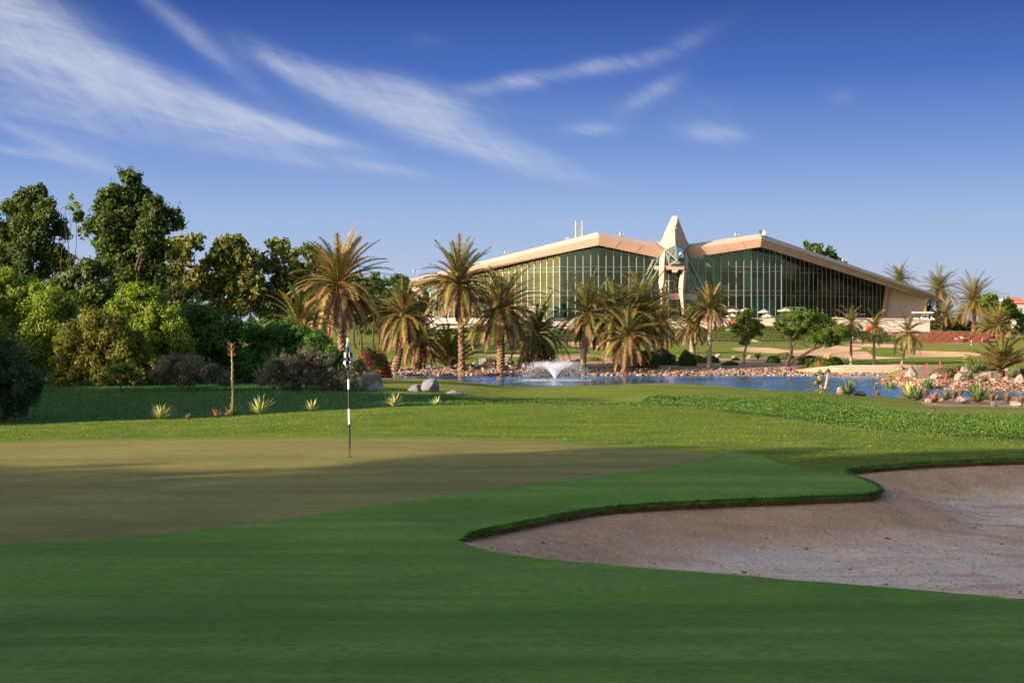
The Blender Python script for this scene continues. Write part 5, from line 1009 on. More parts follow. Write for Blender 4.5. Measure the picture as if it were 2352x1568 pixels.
# riprap
def stones(name, polyf, n, smin, smax, mats_, seed, label):
    r = np.random.default_rng(seed); xy = polyf(n, r); z = terr(xy[:, 0], xy[:, 1]); m = MB()
    base = np.array([[x, y, q] for x in (-1, 1) for y in (-1, 1) for q in (-1, 1)]) * .5; fc = [(0, 1, 3, 2), (4, 6, 7, 5), (0, 4, 5, 1), (2, 3, 7, 6), (0, 2, 6, 4), (1, 5, 7, 3)]
    for i in range(n):
        s = r.uniform(smin, smax) * np.array([r.uniform(.8, 1.4), r.uniform(.7, 1.1), r.uniform(.5, .8)]); q = base * r.uniform(.6, 1.1, (8, 3)) * s; a = r.uniform(0, 6.28); c_, s_ = math.cos(a), math.sin(a); tl = r.normal(0, .35)
        q = np.c_[q[:, 0] * c_ - q[:, 1] * s_, q[:, 0] * s_ + q[:, 1] * c_, q[:, 2] + q[:, 0] * tl]; m.add(q + [xy[i, 0], xy[i, 1], z[i] + s[2] * .25], fc, int(r.integers(len(mats_))))
    o = m.build(name, mats_); return tag(o, label, 'rocks', kind='stuff')
St = [mat('stone_a', (.20, .11, .065), None, 1, .9), mat('stone_b', (.31, .25, .21), None, 1, .9), mat('stone_c', (.10, .06, .042), None, 1, .9), mat('stone_d', (.20, .185, .19), None, 1, .9), mat('stone_e', (.24, .15, .10), None, 1, .9)]
def band(n, r):
    px = r.uniform(880, 2075, n); d = r.uniform(147.0, 151.8, n); d = np.where(px > 1815, 146.6 + (d - 147) * .55, d); d = np.where(px < 1100, d + .4, d); return np.c_[(px - CX) * d / F, d]
stones('shore_stones', band, 5200, .17, .42, [St[0], St[1], St[2], St[3], St[4]], 7, 'band of brown and white loose stones along the far lake shore')
def pen(n, r):
    px = np.r_[r.uniform(2010, 2480, n)]; d = np.interp(px, PEN_X, PEN_N) + r.uniform(.3, 5.5, n) * np.clip((px - 2000) / 60, .2, 1); return np.c_[(px - CX) * d / F, d]
SR = [mat('red_stone_a', (.165, .075, .045), None, 1, .9), mat('red_stone_b', (.22, .115, .075), None, 1, .9), mat('red_stone_c', (.10, .045, .03), None, 1, .9), St[1]]
stones('red_stones', pen, 2600, .10, .28, SR, 8, 'red brown loose stones along the shore of the right peninsula')
for x0, x1, lb in ((933, 975, 'dark pond liner flap showing at the left end of the shore'), (1013, 1042, 'smaller dark pond liner flap right of the first')):
    b = MB(); r = np.random.default_rng(x0); xs = np.linspace(x0, x1, 8); top = [at(x, 858 + r.uniform(-1, 1) + (2 if x in (x0, x1) else 0), 147.0) for x in xs]; bo = [at(x, 864, 146.2) for x in xs]
    b.add(np.array(top + bo), [(i, i + 1, 8 + i + 1, 8 + i) for i in range(7)]); o = b.build('pond_liner', mat('liner', (.012, .018, .035), None, 1, .5), loc=tuple(top[0])); tag(o, lb, 'liner', 'pond liner flaps')
r = np.random.default_rng(77); q = r.uniform(bunker.min(0), bunker.max(0), (5200, 2)); q = q[inside(bunker, q[:, 0], q[:, 1])]; bo_ = bpy.data.objects['bunker']; mm_ = MB()
from mathutils.bvhtree import BVHTree
bv_ = BVHTree.FromPolygons([v.co.copy() for v in bo_.data.vertices], [tuple(p.vertices) for p in bo_.data.polygons])
for x_, y_ in q:
    h_ = bv_.ray_cast(Vector((x_, y_, 5)), Vector((0, 0, -1)))
    if h_[0] is None: continue
    s_ = r.uniform(.005, .014) * (2.0 if r.random() < .04 else 1); v = ICO1[0] * [s_ * r.uniform(.8, 1.6), s_, s_ * .6]; mm_.add(v + np.array(h_[0]) + [0, 0, s_ * .2], ICO1[1], int(r.integers(3)))
tag(mm_.build('sand_pebbles', [mat('pebble_a', (.24, .15, .09), None, 1, .9), mat('pebble_b', (.62, .55, .48), None, 1, .9), mat('pebble_c', (.16, .09, .06), None, 1, .9)]), 'small pebbles and crumbs scattered over the near bunker sand', 'pebbles', kind='stuff')
# cream stone retaining wall
wm_ = bpy.data.materials.new('cream_block_wall'); wm_.use_nodes = True; t_ = wm_.node_tree; p_ = t_.nodes['Principled BSDF']; p_.inputs['Roughness'].default_value = .9
tc2 = t_.nodes.new('ShaderNodeTexCoord'); mp2 = t_.nodes.new('ShaderNodeMapping'); mp2.inputs['Rotation'].default_value = (R(90), 0, 0); t_.links.new(tc2.outputs['Object'], mp2.inputs[0])
br = t_.nodes.new('ShaderNodeTexBrick'); br.inputs['Scale'].default_value = 1; br.inputs['Brick Width'].default_value = .62; br.inputs['Row Height'].default_value = .27; br.inputs['Mortar Size'].default_value = .018
br.inputs['Color1'].default_value = (.42, .31, .23, 1); br.inputs['Color2'].default_value = (.36, .25, .175, 1); br.inputs['Mortar'].default_value = (.26, .17, .11, 1); br.offset = .43
t_.links.new(mp2.outputs[0], br.inputs['Vector']); t_.links.new(br.outputs['Color'], p_.inputs['Base Color']); bb_ = t_.nodes.new('ShaderNodeBump'); bb_.inputs['Distance'].default_value = .03; t_.links.new(br.outputs['Fac'], bb_.inputs['Height']); bb_.invert = True; t_.links.new(bb_.outputs[0], p_.inputs['Normal'])
tp_ = smooth([(1826, 851, 152), (1850, 847, 151.6), (1880, 843, 151), (1915, 840, 150.4), (1950, 838, 150), (2010, 838, 149.6), (2060, 836.5, 149.5), (2104, 837, 149.8), (2144, 839, 150.5), (2175, 842, 151)], False, 4)
b = MB(); T_ = np.array([at(*q) for q in tp_]); n = len(T_); bt = T_.copy(); bt[:, 2] = -3.2; bk_ = T_ + [0, .55, 0]; bkb = bt + [0, .55, 0]
b.add(np.vstack([T_, bt, bk_, bkb]), [(i, n + i, n + i + 1, i + 1) for i in range(n - 1)] + [(i, i + 1, 2 * n + i + 1, 2 * n + i) for i in range(n - 1)] + [(2 * n + i, 2 * n + i + 1, 3 * n + i + 1, 3 * n + i) for i in range(n - 1)])
tag(b.build('retaining_wall', wm_, loc=tuple(T_[n // 2])), 'low curved cream stone block wall above the far shore', 'wall')
# brown block wall on the right
b = MB(); BW = [mat('block_brown', (.17, .055, .035), None, 1, .95), mat('block_dark', (.09, .03, .022), None, 1, .95)]
for r_ in range(9):
    y0 = 788 - r_ * 2.75
    for k in range(46):
        px = 2090 + k * 4.1 + (r_ % 2) * 2.05
        if px > 2272 or y0 - 2.7 < np.interp(px, [2090, 2132, 2180, 2272], [784, 763, 762, 766]): continue
        d = 283 + r_ * .32; b.box(at(px, y0 - 1.3, d), (.37 * .9, .5, .225), 0, mi=(0 if (k * 7 + r_ * 3) % 5 else 1))
b.prism([at(2092, 787, 283.6), at(2132, 764.5, 286.6), at(2272, 767, 286.6), at(2272, 789, 283.6), at(2092, 789, 283.6)], (0, 4, 0), 1)
tag(b.build('block_wall', BW, loc=tuple(at(2180, 788, 283))), 'sloping wall of dark red brown planter blocks at the right', 'wall')

# ------------------------------------------------------------------ ground cover and grass
def pts_in(poly, n, r, pad=0):
    a, b_ = poly.min(0), poly.max(0); out = []; c = 0
    while c < n:
        q = r.uniform(a, b_, (n * 3, 2)); q = q[inside(poly, q[:, 0], q[:, 1])]; out.append(q); c += len(q)
    return np.concatenate(out)[:n]
def vis(xy, lo=-150, hi=2500): px = CX + F * xy[:, 0] / np.maximum(xy[:, 1], 1); return xy[(px > lo) & (px < hi)]
def blades(name, xy, hmin, hmax, wd, m, label, seed, lean=.5, rand_up=1.0, cat='grass'):
    r = np.random.default_rng(seed); n = len(xy); z = terr(xy[:, 0], xy[:, 1]); P0 = np.c_[xy, z]; a = r.uniform(0, 6.28, n); h = r.uniform(hmin, hmax, n)
    D = np.c_[r.normal(0, lean, (n, 2)), np.ones(n) * rand_up]; D /= np.linalg.norm(D, axis=1)[:, None]; s = np.c_[np.cos(a), np.sin(a), np.zeros(n)] * (wd * r.uniform(.6, 1.4, n))[:, None]
    b = MB(); b.quads(np.stack([P0 - s, P0 + s, P0 + D * h[:, None]], 1)); return tag(b.build(name, m), label, cat, kind='stuff')
r = np.random.default_rng(11)
CovL = mat('cover_leaf', (.045, .115, .015), (.07, .15, .02), .5, .6, isl=.5, spec=.2, trans=.3, c3=(.12, .17, .025), s3=2)
q = vis(pts_in(cover, 130000, r)); nv = np.array([mnoise.noise((x * .5, y * .35, 2.0)) + .5 * mnoise.noise((x * 1.6, y * 1.1, 4.0)) for x, y in q]); z = terr(q[:, 0], q[:, 1]); n = len(q)
hh = np.clip(.11 + .22 * nv, .03, .4) * r.uniform(.3, 1.1, n); c = np.c_[q, z + hh]; nr = r.normal(0, .7, (n, 3)) + [0, -.2, .8]; nr /= np.linalg.norm(nr, axis=1)[:, None]; t = np.cross(nr, r.normal(size=(n, 3))); t /= np.linalg.norm(t, axis=1)[:, None]; bq = np.cross(nr, t); s = (r.uniform(.016, .042, n))[:, None]
b = MB(); b.quads(np.stack([c - t * s, c - bq * s * .5, c + t * s, c + bq * s * .5], 1)); tag(b.build('ground_cover', CovL), 'dark leafy ground cover strip beyond the mown mound', 'ground cover', kind='stuff')
def clump(px, py, rx, hpx, n, m, label, name='weed_clump', d=None, ls=.07, group=None, cat='bush', asp=.5):
    g = hit(px, py, 41) if d is None else np.array([*at(px, py, d)[:2], 0]);
    if d is not None: g[2] = gz(g[0], g[1])
    s_ = g[1] / F; rr = np.random.default_rng(int(px * 7)); dd = rr.normal(size=(n, 3)); dd /= np.linalg.norm(dd, axis=1)[:, None]; dd[:, 2] = abs(dd[:, 2])
    wob = 1 + .22 * np.array([mnoise.noise(Vector(q * 2.2 + px)) for q in dd]) + rr.normal(0, .04, n)
    rad = (1 - abs(rr.normal(0, .08, n))) * wob; c = g + dd * rad[:, None] * [rx * s_, rx * s_ * .8, hpx * s_]; nr = dd + rr.normal(0, .5, (n, 3)); nr /= np.linalg.norm(nr, axis=1)[:, None]
    t = np.cross(nr, rr.normal(size=(n, 3))); t /= np.linalg.norm(t, axis=1)[:, None]; b_ = np.cross(nr, t); s = ls * rr.uniform(.6, 1.3, n)[:, None]
    m_ = MB(); m_.quads(np.stack([c - t * s, c - b_ * s * asp, c + t * s, c + b_ * s * asp], 1)); o = m_.build(name, m, loc=tuple(g)); tag(o, label, cat, group); return o
clump(1520, 926, 42, 13, 2600, CovL, 'leafy weed mound rising above the ground cover strip', d=64, ls=.06); clump(1000, 912, 50, 8, 1400, CovL, 'low leafy tuft of weeds below the flat stone', d=63, ls=.05)
HolB = mat('hollow_blades', (.03, .10, .022), (.045, .13, .03), 1.5, .7, isl=.4, spec=.2, trans=.3)  # dark blade colour carries part of the hollow's shade
q = vis(pts_in(hollow, 90000, r), -60, 1250); q = q[(q[:, 1] < 80)]; blades('hollow_grass', q, .05, .14, .016, HolB, 'longer grass tinted dark green for the shade of the left hollow', 12, .6)
RouB = mat('rough_blades', (.085, .15, .014), (.115, .185, .018), 1.2, .7, isl=.4, spec=.2, trans=.3, c3=(.17, .20, .035), s3=1.2)
q = np.c_[r.uniform(-17, 17, 150000), r.uniform(24, 43.6, 150000)]; q = vis(q, -40, 2400); q = q[~inside(apron, q[:, 0], q[:, 1]) & ~inside(bunker, q[:, 0], q[:, 1]) & ~inside(green, q[:, 0], q[:, 1])]
blades('rough_grass', q, .018, .042, .006, RouB, 'sunlit rough grass on the mound behind the green', 13, .7)

# ------------------------------------------------------------------ rosettes
AgG = mat('agave_leaf', (.12, .16, .05), (.08, .12, .04), 3, .5, isl=.25, spec=.35); AgY = mat('agave_pale', (.42, .42, .14), (.28, .32, .11), 3, .5, isl=.25, spec=.35); AgR = mat('agave_red', (.32, .12, .06), (.24, .14, .06), 3, .5, isl=.3); AgD = mat('agave_green', (.05, .12, .025), (.09, .16, .035), 3, .5, isl=.3, spec=.4)
def rosette(name, g, r_, nb, m, label, group=None, cat='plant', seed=1, wd=.045, emin=5, parent_stalk=None, curve=.5):
    rr = np.random.default_rng(seed); b = MB(); g = np.asarray(g, float)
    for i in range(nb):
        q_ = (i + .5) / nb; e0 = math.radians(82 - (82 - emin) * q_**.8) + rr.normal(0, .08); a = i * 2.39996; L_ = r_ * rr.uniform(.8, 1.15); h = np.array([math.cos(a), math.sin(a), 0]); sd2 = np.array([-h[1], h[0], 0]); n_ = 5; pp = [g + [0, 0, .03]]
        for k in range(n_): el2 = e0 - curve * (k / n_)**1.5; pp.append(pp[-1] + (h * math.cos(el2) + np.array([0, 0, math.sin(el2)])) * L_ / n_)
        pp = np.array(pp); wv_ = wd * np.array([.7, 1, 1, .85, .55, .04])[:, None] * sd2 / 2; v = np.vstack([pp - wv_, pp + wv_]); m6 = n_ + 1
        b.add(v, [(k, k + 1, m6 + k + 1, m6 + k) for k in range(n_)])
    o = b.build(name, m, loc=tuple(g), smooth=True); return tag(o, label, cat, group)
GA = 'pale agaves behind the mown mound'
for i, (px, top, r_, nb, m, lb) in enumerate([(370, 935, 32, 46, AgY, 'pale agave rosette, leftmost behind the mound'), (597, 927, 34, 44, AgY, 'wide pale agave rosette right of the bloom stalk'), (716, 926, 23, 26, AgY, 'small pale agave just left of the flagstick'), (905, 920, 26, 28, AgY, 'pale agave with only its tips above the mound right of the flag'), (1002, 921, 20, 18, AgY, 'smallest agave tips above the mound, rightmost'), (498, 944, 18, 16, AgR, 'reddish aloe rosette left of the bloom stalk'), (522, 950, 14, 12, AgR, 'second small reddish aloe beside the stalk base'), (430, 958, 10, 10, AgR, 'tiny reddish aloe between the agaves')]):
    d = 42.0; c_ = at(px, top - 3, d); g = np.array([c_[0], d, gz(c_[0], d)]); need = c_[2] - g[2]; rr_ = max(r_ * d / F * 1.3, need * 1.12); rosette('agave' if m is AgY else 'aloe', g, rr_, nb, m, lb, GA if m is AgY else 'reddish aloes behind the mound', seed=400 + i, wd=.05, emin=15, curve=.25)
# bloom stalk with its rosette
d = 43.0; g = at(535, 0, d); g[2] = gz(g[0], d); e = empty('agave', tuple(g), 'agave with a tall bare bloom stalk standing before the shrubs', 'plant', GA); e['_o'] = list(map(float, g))
o = rosette('rosette', g, 34 * d / F * 1.1, 44, AgG, None, seed=420, wd=.05, emin=12, curve=.25)
for k_ in ('category', 'group', 'label'):
    if k_ in o: del o[k_]
o.parent = e; o.location = (0, 0, 0)
b = MB(); P_ = np.array([at(x, y, d) for x, y in [(535, 955), (534, 930), (534.5, 900), (533, 870), (533.5, 840), (532.5, 815), (532, 800), (532, 788)]]); b.tube(P_, [.034, .03, .028, .026, .024, .022, .018, .01], 8)
for j in range(14): y_ = 830 + j * 7; a = at(533.3, y_, d); b.bar(a, a + [.05 * (1 if j % 2 else -1), 0, .03], .02)
b.build('bloom_stalk', mat('stalk', (.30, .25, .10), (.20, .16, .06), 6, .7), e)
b = MB(); rr = np.random.default_rng(3)
for j in range(26):
    y_ = rr.uniform(789, 812) if j < 18 else rr.uniform(812, 826); a = at(532.3, y_, d); b.tube(np.array([a, a + [rr.choice([-1, 1]) * rr.uniform(.05, .15), rr.normal(0, .05), rr.uniform(.05, .16)]]), [.009, .005], 4)
b.build('flower_head', mat('old_flower', (.22, .08, .035), (.16, .09, .04), 8, .8), e)
GS = 'agaves along the near lake shore'
for i, (px, py, r_, m, nb, lb) in enumerate([(1949, 907, 20, AgG, 46, 'pale green agave beside the upright rounded boulder'), (1966, 898, 15, AgD, 34, 'dark green agave behind the low brown boulder'), (2005, 909, 15, AgD, 40, 'compact green agave between two boulders'), (2044, 909, 24, AgG, 50, 'tall spiky agave, third along the near shore'), (2090, 917, 25, AgY, 60, 'widest yellow green agave clump of the near shore'), (2107, 920, 18, AgG, 40, 'green agave merging with the widest clump at its right'), (2146, 925, 14, AgR, 30, 'reddish agave before the dry grass'), (2172, 920, 15, AgG, 30, 'agave in the middle of the dry grass'), (2246, 925, 22, AgG, 50, 'spiky agave right of the big pale boulder'), (2131, 905, 18, AgD, 40, 'green shrubby agave near the water'), (2240, 912, 22, AgD, 44, 'bushy green agave near the water at the right'), (2270, 919, 18, AgG, 34, 'small agave right of the spiky one'),
                                             (2226, 873, 13, AgG, 34, 'small agave before the pale boulders of the peninsula'), (2261, 877, 9, AgG, 26, 'tiny agave left of the young palm'), (2240, 858, 18, AgD, 44, 'green agave among the peninsula boulders'), (2256, 852, 16, AgD, 40, 'leafy green succulent left of the young palm'), (2180, 870, 10, AgD, 26, 'small green agave right of the dry shrub'), (2328, 868, 15, AgG, 36, 'agave right of the young palm'), (2350, 864, 13, AgD, 34, 'green agave at the right edge of the peninsula'), (2222, 838, 14, AgY, 26, 'yellow green leafy succulent topmost on the peninsula')]):
    g = hit(px, py, 80); rosette('agave', g, r_ * g[1] / F * 1.75, int(nb * 1.3), m, lb, GS, seed=430 + i, wd=.14, emin=12, curve=.3)
DryG = mat('dry_grass', (.24, .14, .085), (.17, .11, .06), 3, .8, isl=.3)
for i, (px, py, r_, lb) in enumerate([(2125, 914, 16, 'dry red grass tuft right of the widest agave'), (2190, 920, 18, 'dry reddish grass tuft left of the big pale boulder'), (2205, 912, 14, 'dry grass tuft behind the big pale boulder'), (2312, 928, 18, 'dry reddish tuft near the right edge'), (2345, 930, 14, 'dry tuft at the lower right corner'), (2015, 912, 10, 'small dry tuft beside the compact agave'), (2278, 924, 14, 'dry tuft behind the dark boulder'), (1858, 893, 10, 'dry grass tuft left of the forked stem plant')]):
    g = hit(px, py, 80); rosette('dry_tuft', g, r_ * g[1] / F * 1.5, 120, DryG, lb, 'dry grass tufts of the shore garden', seed=460 + i, wd=.035, emin=48, curve=.2, cat='grass tuft')
# forked plant with pale stems
g = hit(1890, 901, 80); d = g[1]; e = empty('forked_plant', tuple(g), 'small plant with two pale bare stems and leaf tufts at the lake edge', 'plant'); e['_o'] = list(map(float, g)); b = MB()
for pp in ([(1885, 902), (1886, 890), (1884, 878), (1880, 868), (1882, 858)], [(1893, 902), (1896, 888), (1899, 874), (1901, 862), (1902, 852)], [(1886, 886), (1876, 880), (1872, 876)]): b.tube(np.array([at(x, y, d) for x, y in pp]), np.linspace(.09, .04, len(pp)), 6)
b.build('stems', mat('pale_bark', (.46, .36, .30), (.32, .25, .20), 5, .9), e)
b = MB(); rr = np.random.default_rng(4)
for x, y, r_ in [(1882, 857, 7), (1902, 851, 4), (1874, 876, 8), (1886, 870, 6), (1880, 880, 6), (1895, 897, 9), (1880, 897, 7)]: b.quads(leaf_cloud(at(x, y, d), r_ * d / F, 90, .09, rr, .35))
b.build('foliage', LF['yellow'], e)
# flowering bushes and clipped shrubs
def bush(px, py, rx, h, k, label, d=None, name='clipped_shrub', n=2200, ls=.10, flowers=None, group='shrubs on the sandy bed', cat='bush', nf=300, asp=.5, core=True):
    g = hit(px, py, 90) if d is None else at(px, py, d)
    if d is not None: g[2] = gz(g[0], g[1])
    e = empty(name, tuple(g), label, cat, group); e['_o'] = list(map(float, g)); s_ = g[1] / F
    o = clump(px, py, rx, h, n, LF[k], None, 'foliage', g[1], ls, asp=asp)
    for kk in ('category', 'group', 'label'):
        if kk in o: del o[kk]
    o.parent = e; o.location = np.array(o['_o']) - g
    b = MB(); v = ICO2[0] * [rx * s_ * .84, rx * s_ * .66, h * s_ * .84]; v[:, 2] = np.maximum(v[:, 2], 0); b.add(v + g, ICO2[1]); b.build('branches', LF['dark'], e, smooth=True)  # solid dark dome stands in for the shade inside the shrub
    if flowers:
        rr = np.random.default_rng(int(px)); 
        for fm, frac in flowers:
            dd = rr.normal(size=(nf, 3)); dd /= np.linalg.norm(dd, axis=1)[:, None]; dd[:, 2] = abs(dd[:, 2]); dd = dd[np.array([mnoise.noise(Vector(q * 2.5 + len(fm.name))) for q in dd]) > frac]
            c = g + dd * [rx * s_ * 1.03, rx * s_ * .83, h * s_ * 1.03] * rr.uniform(.93, 1.1, (len(dd), 1)); b = MB(); n_ = len(c); nr = dd + rr.normal(0, .5, (n_, 3)); t = np.cross(nr, rr.normal(size=(n_, 3))); t /= np.linalg.norm(t, axis=1)[:, None]; bq = np.cross(nr, t); bq /= np.linalg.norm(bq, axis=1)[:, None]; s = ls * .9
            b.quads(np.stack([c - t * s, c - bq * s, c + t * s, c + bq * s], 1)); b.build('flowers', fm, e)
    return e
FR = mat('red_flower', (.38, .04, .045), (.26, .03, .05), 3, .7, isl=.3, trans=.3); FP = mat('pink_flower', (.50, .06, .18), None, 1, .7, isl=.3, trans=.3); FW = mat('white_flower', (.70, .62, .62), None, 1, .7, trans=.2)
bush(856, 866, 42, 70, 'mid', 'round bougainvillea bush covered with red flowers, right of the flag', 98, 'flowering_bush', 5200, .075, [(FR, -.12)], None, nf=1500)
bush(822, 876, 22, 40, 'olive', 'low bush with pink and white blossom right beside the flagstick', 92, 'flowering_bush', 1800, .06, [(FR, .05), (FW, .12)], None, nf=500)
bush(884, 862, 14, 28, 'mid', 'small red flowering bush at the right end of the bougainvillea', 99, 'flowering_bush', 1000, .07, [(FR, .05)], None, nf=300)
for a in [(1482, 844, 31, 38, 'mid', 'large dark clipped dome shrub right of the palm cluster', None, 'clipped_shrub', 4200), (1523, 838, 30, 36, 'dark', 'dark bushy shrub with pink flowers right of the dome', None, 'open_shrub', 2600, .11, [(FP, .15)]), (1506, 830, 18, 26, 'mid', 'shrub between the dome and the pink flowering one', None, 'open_shrub', 1500), (1578, 840, 22, 34, 'dark', 'dark upright shrub with bare lower twigs left of the tall palm', None, 'open_shrub', 2200),
          (1604, 834, 18, 18, 'yellow', 'yellowish dome shrub behind the tall palm trunk', None, 'clipped_shrub', 1500), (1633, 833, 20, 16, 'olive', 'olive dome shrub right behind the tall palm', None, 'clipped_shrub', 1500), (1677, 839, 19, 9, 'mid', 'low flat clipped hedge on the sandy bed', None, 'clipped_hedge', 1600), (1776, 833, 16, 16, 'hedge', 'small green dome shrub left of the acacia', None, 'clipped_shrub', 1500),
          (1802, 826, 24, 16, 'yellow', 'yellowish rounded shrub behind the acacia stems', None, 'clipped_shrub', 1600), (1860, 838, 27, 21, 'hedge', 'green boxy shrub right of the acacia base', None, 'clipped_shrub', 2400), (1885, 842, 36, 20, 'yellow', 'broad yellow green mounded hedge above the stone wall', None, 'clipped_hedge', 3200), (1918, 839, 18, 18, 'hedge', 'rounded green hedge at the right end of the yellow one', None, 'clipped_shrub', 1600), (1362, 829, 22, 9, 'yellow', 'low yellow green mound shrub right of the slender palm', None, 'clipped_shrub', 1300),
          (1330, 830, 10, 6, 'olive', 'tiny mound plant left of the slender palm', None, 'clipped_shrub', 400), (1690, 828, 10, 6, 'olive', 'small low plant behind the clipped hedge', None, 'clipped_shrub', 400), (2195, 851, 18, 11, 'dry', 'dry reddish ground shrub of the peninsula behind the boulders', None, 'dry_bush', 900), (2168, 866, 32, 21, 'dry', 'wide dry red brown shrub on the peninsula', None, 'dry_bush', 2600),
          (2235, 852, 20, 16, 'yellow', 'yellow green leafy bush left of the young palm', None, 'leafy_bush', 1000), (2268, 850, 26, 18, 'yellow', 'bright leafy bush behind the young palm', None, 'leafy_bush', 1400), (2225, 842, 12, 22, 'yellow', 'upright leafy branch rising above the boulders', None, 'leafy_bush', 700)]: bush(*a)
for i, (px, py, h, lb) in enumerate([(1413, 826, 20, 'small dark spiky plant left of the palm cluster'), (1741, 826, 20, 'spiky dark aloe right of the round tree'), (1192, 838, 14, 'thin spiky plant among boulders left of the fountain'), (1108, 830, 14, 'thin green plant behind the dark boulder')]):
    g = hit(px, py, 90); rosette('spiky_plant', g, h * g[1] / F, 22, AgD, lb, 'spiky plants on the far bank', seed=480 + i, wd=.12, emin=40, curve=.1)
# hedge terraces
HG = 'hedge rows on the terraces below the clubhouse'
ORD = ['top', 'second', 'third', 'fourth', 'fifth', 'sixth', 'lowest']
for j in range(7):
    yy = 760 + j * 4.7; dd = 305 - j * 2.9
    secs = [(1268, 1500, 'in the left section'), (1506, 1668 + j * 9.5, 'in the middle section left of the first steps'), (1684 + j * 9.5, 1922 + j * 8, 'between the two flights of steps'), (1938 + j * 8, 1990 + j * 24, 'in the right section')]
    for x0, x1, lb in secs:
        rr = np.random.default_rng(int(x0 + j)); n = int((x1 - x0) * 5.5); px = rr.uniform(x0, x1, n); d = dd + rr.normal(0, .28, n); x = (px - CX) * d / F; z = terr(x, d); lump = .75 + .25 * np.sin(px * 1.1 + j)
        c = np.c_[x, d, z + rr.uniform(.03, .34, n) * lump]; nr = rr.normal(0, .5, (n, 3)) + [0, -.4, .8]; t = np.cross(nr, rr.normal(size=(n, 3))); t /= np.linalg.norm(t, axis=1)[:, None]; bq = np.cross(nr, t); bq /= np.linalg.norm(bq, axis=1)[:, None]; s = .14
        b = MB(); b.quads(np.stack([c - t * s, c - bq * s * .7, c + t * s, c + bq * s * .7], 1)); g = at((x0 + x1) / 2, 0, dd); g[2] = gz(g[0], g[1]); o = b.build('hedge_row', LF['hedge'], loc=tuple(g)); tag(o, '%s clipped hedge row %s' % (ORD[j], lb), 'hedge', HG)
# dark hedge behind the left lawn
for i, (x0, x1, yb_, lb) in enumerate([(820, 1000, 768, 'dark low hedge along the top of the far left lawn'), (1000, 1262, 768, 'dark low hedge below the pinkish plinth behind the palms')]):
    rr = np.random.default_rng(500 + i); n = 3600; px = rr.uniform(x0, x1, n); d = rr.normal(309, .5, n); x = (px - CX) * d / F; z = terr(x, d); c = np.c_[x, d, z + rr.uniform(0, 1.3, n)]; nr = rr.normal(0, .5, (n, 3)) + [0, -.5, .6]; t = np.cross(nr, rr.normal(size=(n, 3))); t /= np.linalg.norm(t, axis=1)[:, None]; bq = np.cross(nr, t); bq /= np.linalg.norm(bq, axis=1)[:, None]; s = .22
    b = MB(); b.quads(np.stack([c - t * s, c - bq * s * .7, c + t * s, c + bq * s * .7], 1)); g = at((x0 + x1) / 2, 0, 309); g[2] = gz(g[0], g[1]); tag(b.build('dark_hedge', LF['dark'], loc=tuple(g)), lb, 'hedge')

# ------------------------------------------------------------------ flagstick
BlackM = mat('black_paint', (.012, .012, .014), None, 1, .35, spec=.5); FlagW = mat('flag_white', (.62, .66, .74), (.55, .58, .66), 6, .8, trans=.25); FlagK = mat('flag_black', (.02, .02, .025), None, 1, .7)
g = hit(803.4, 1050); d = g[1]; e = empty('flagstick', tuple(g), 'black and white banded flagstick with a limp checkered flag on the green', 'flagstick'); e['_o'] = list(map(float, g))
fy = lambda Y_: 753.4 + .20304 * Y_; fx = lambda X_: 735 + .20304 * X_
def pole_x(y): return 799.2 + (y - 777) * (803.4 - 799.2) / 273
for a, b_, r_, m, nm in [(776.7, 785.5, .020, WhiteB, 'white_band'), (785.5, 870.8, .017, BlackM, 'black_band'), (870.8, 893.5, .019, WhiteB, 'white_band'), (893.5, 938.6, .019, BlackM, 'black_band'), (938.6, 973.7, .020, WhiteB, 'white_band'), (973.7, 1028.5, .019, BlackM, 'black_band'), (1028.5, 1050.3, .008, BlackM, 'thin_rod')]:
    b = MB(); b.tube([at(pole_x(b_), b_, d), at(pole_x(a), a, d)], r_, 14); b.build(nm, m, e, smooth=False)
b = MB(); b.tube([g + [0, 0, .001], g + [0, 0, .006]], .054, 20); b.build('hole', BlackM, e)
RW = [(160, [302, 309, 316, 323, 329]), (208, [290, 304, 318, 330, 341]), (275, [275, 296, 317, 331, 362]), (330, [271, 294, 319, 336, 372]), (372, [268, 291, 320, 345, 388])]
rows = [[(x, y) for x in xs] for y, xs in RW] + [[(263, 402), (286, 425), (318, 400), (340, 392), (374, 366)], [(280, 428), (296, 446), (316, 436), (334, 410), (350, 398)], [(292, 448), (306, 462), (317, 475), (326, 432), (338, 418)]]
dep = [.06, -.05, .045, -.06, .05]; b = MB(); sub = 4
V = np.array([[at(fx(x), fy(y), d - .03 + dep[j] * min(1, i * .35) * (1 + .2 * math.sin(i * 2 + j))) for j, (x, y) in enumerate(rw)] for i, rw in enumerate(rows)])
for i in range(7):
    for j in range(4):
        for p_ in range(sub):
            for q_ in range(sub):
                def P2(u, v): return V[i, j] * (1 - u) * (1 - v) + V[i, j + 1] * u * (1 - v) + V[i + 1, j] * (1 - u) * v + V[i + 1, j + 1] * u * v + np.array([0, .01 * math.sin(u * 3.14) * (-1)**j, 0])
                b.add([P2(p_ / sub, q_ / sub), P2((p_ + 1) / sub, q_ / sub), P2((p_ + 1) / sub, (q_ + 1) / sub), P2(p_ / sub, (q_ + 1) / sub)], [(0, 1, 2, 3)], (i + j) % 2)
b.build('flag', [FlagW, FlagK], e, smooth=False)
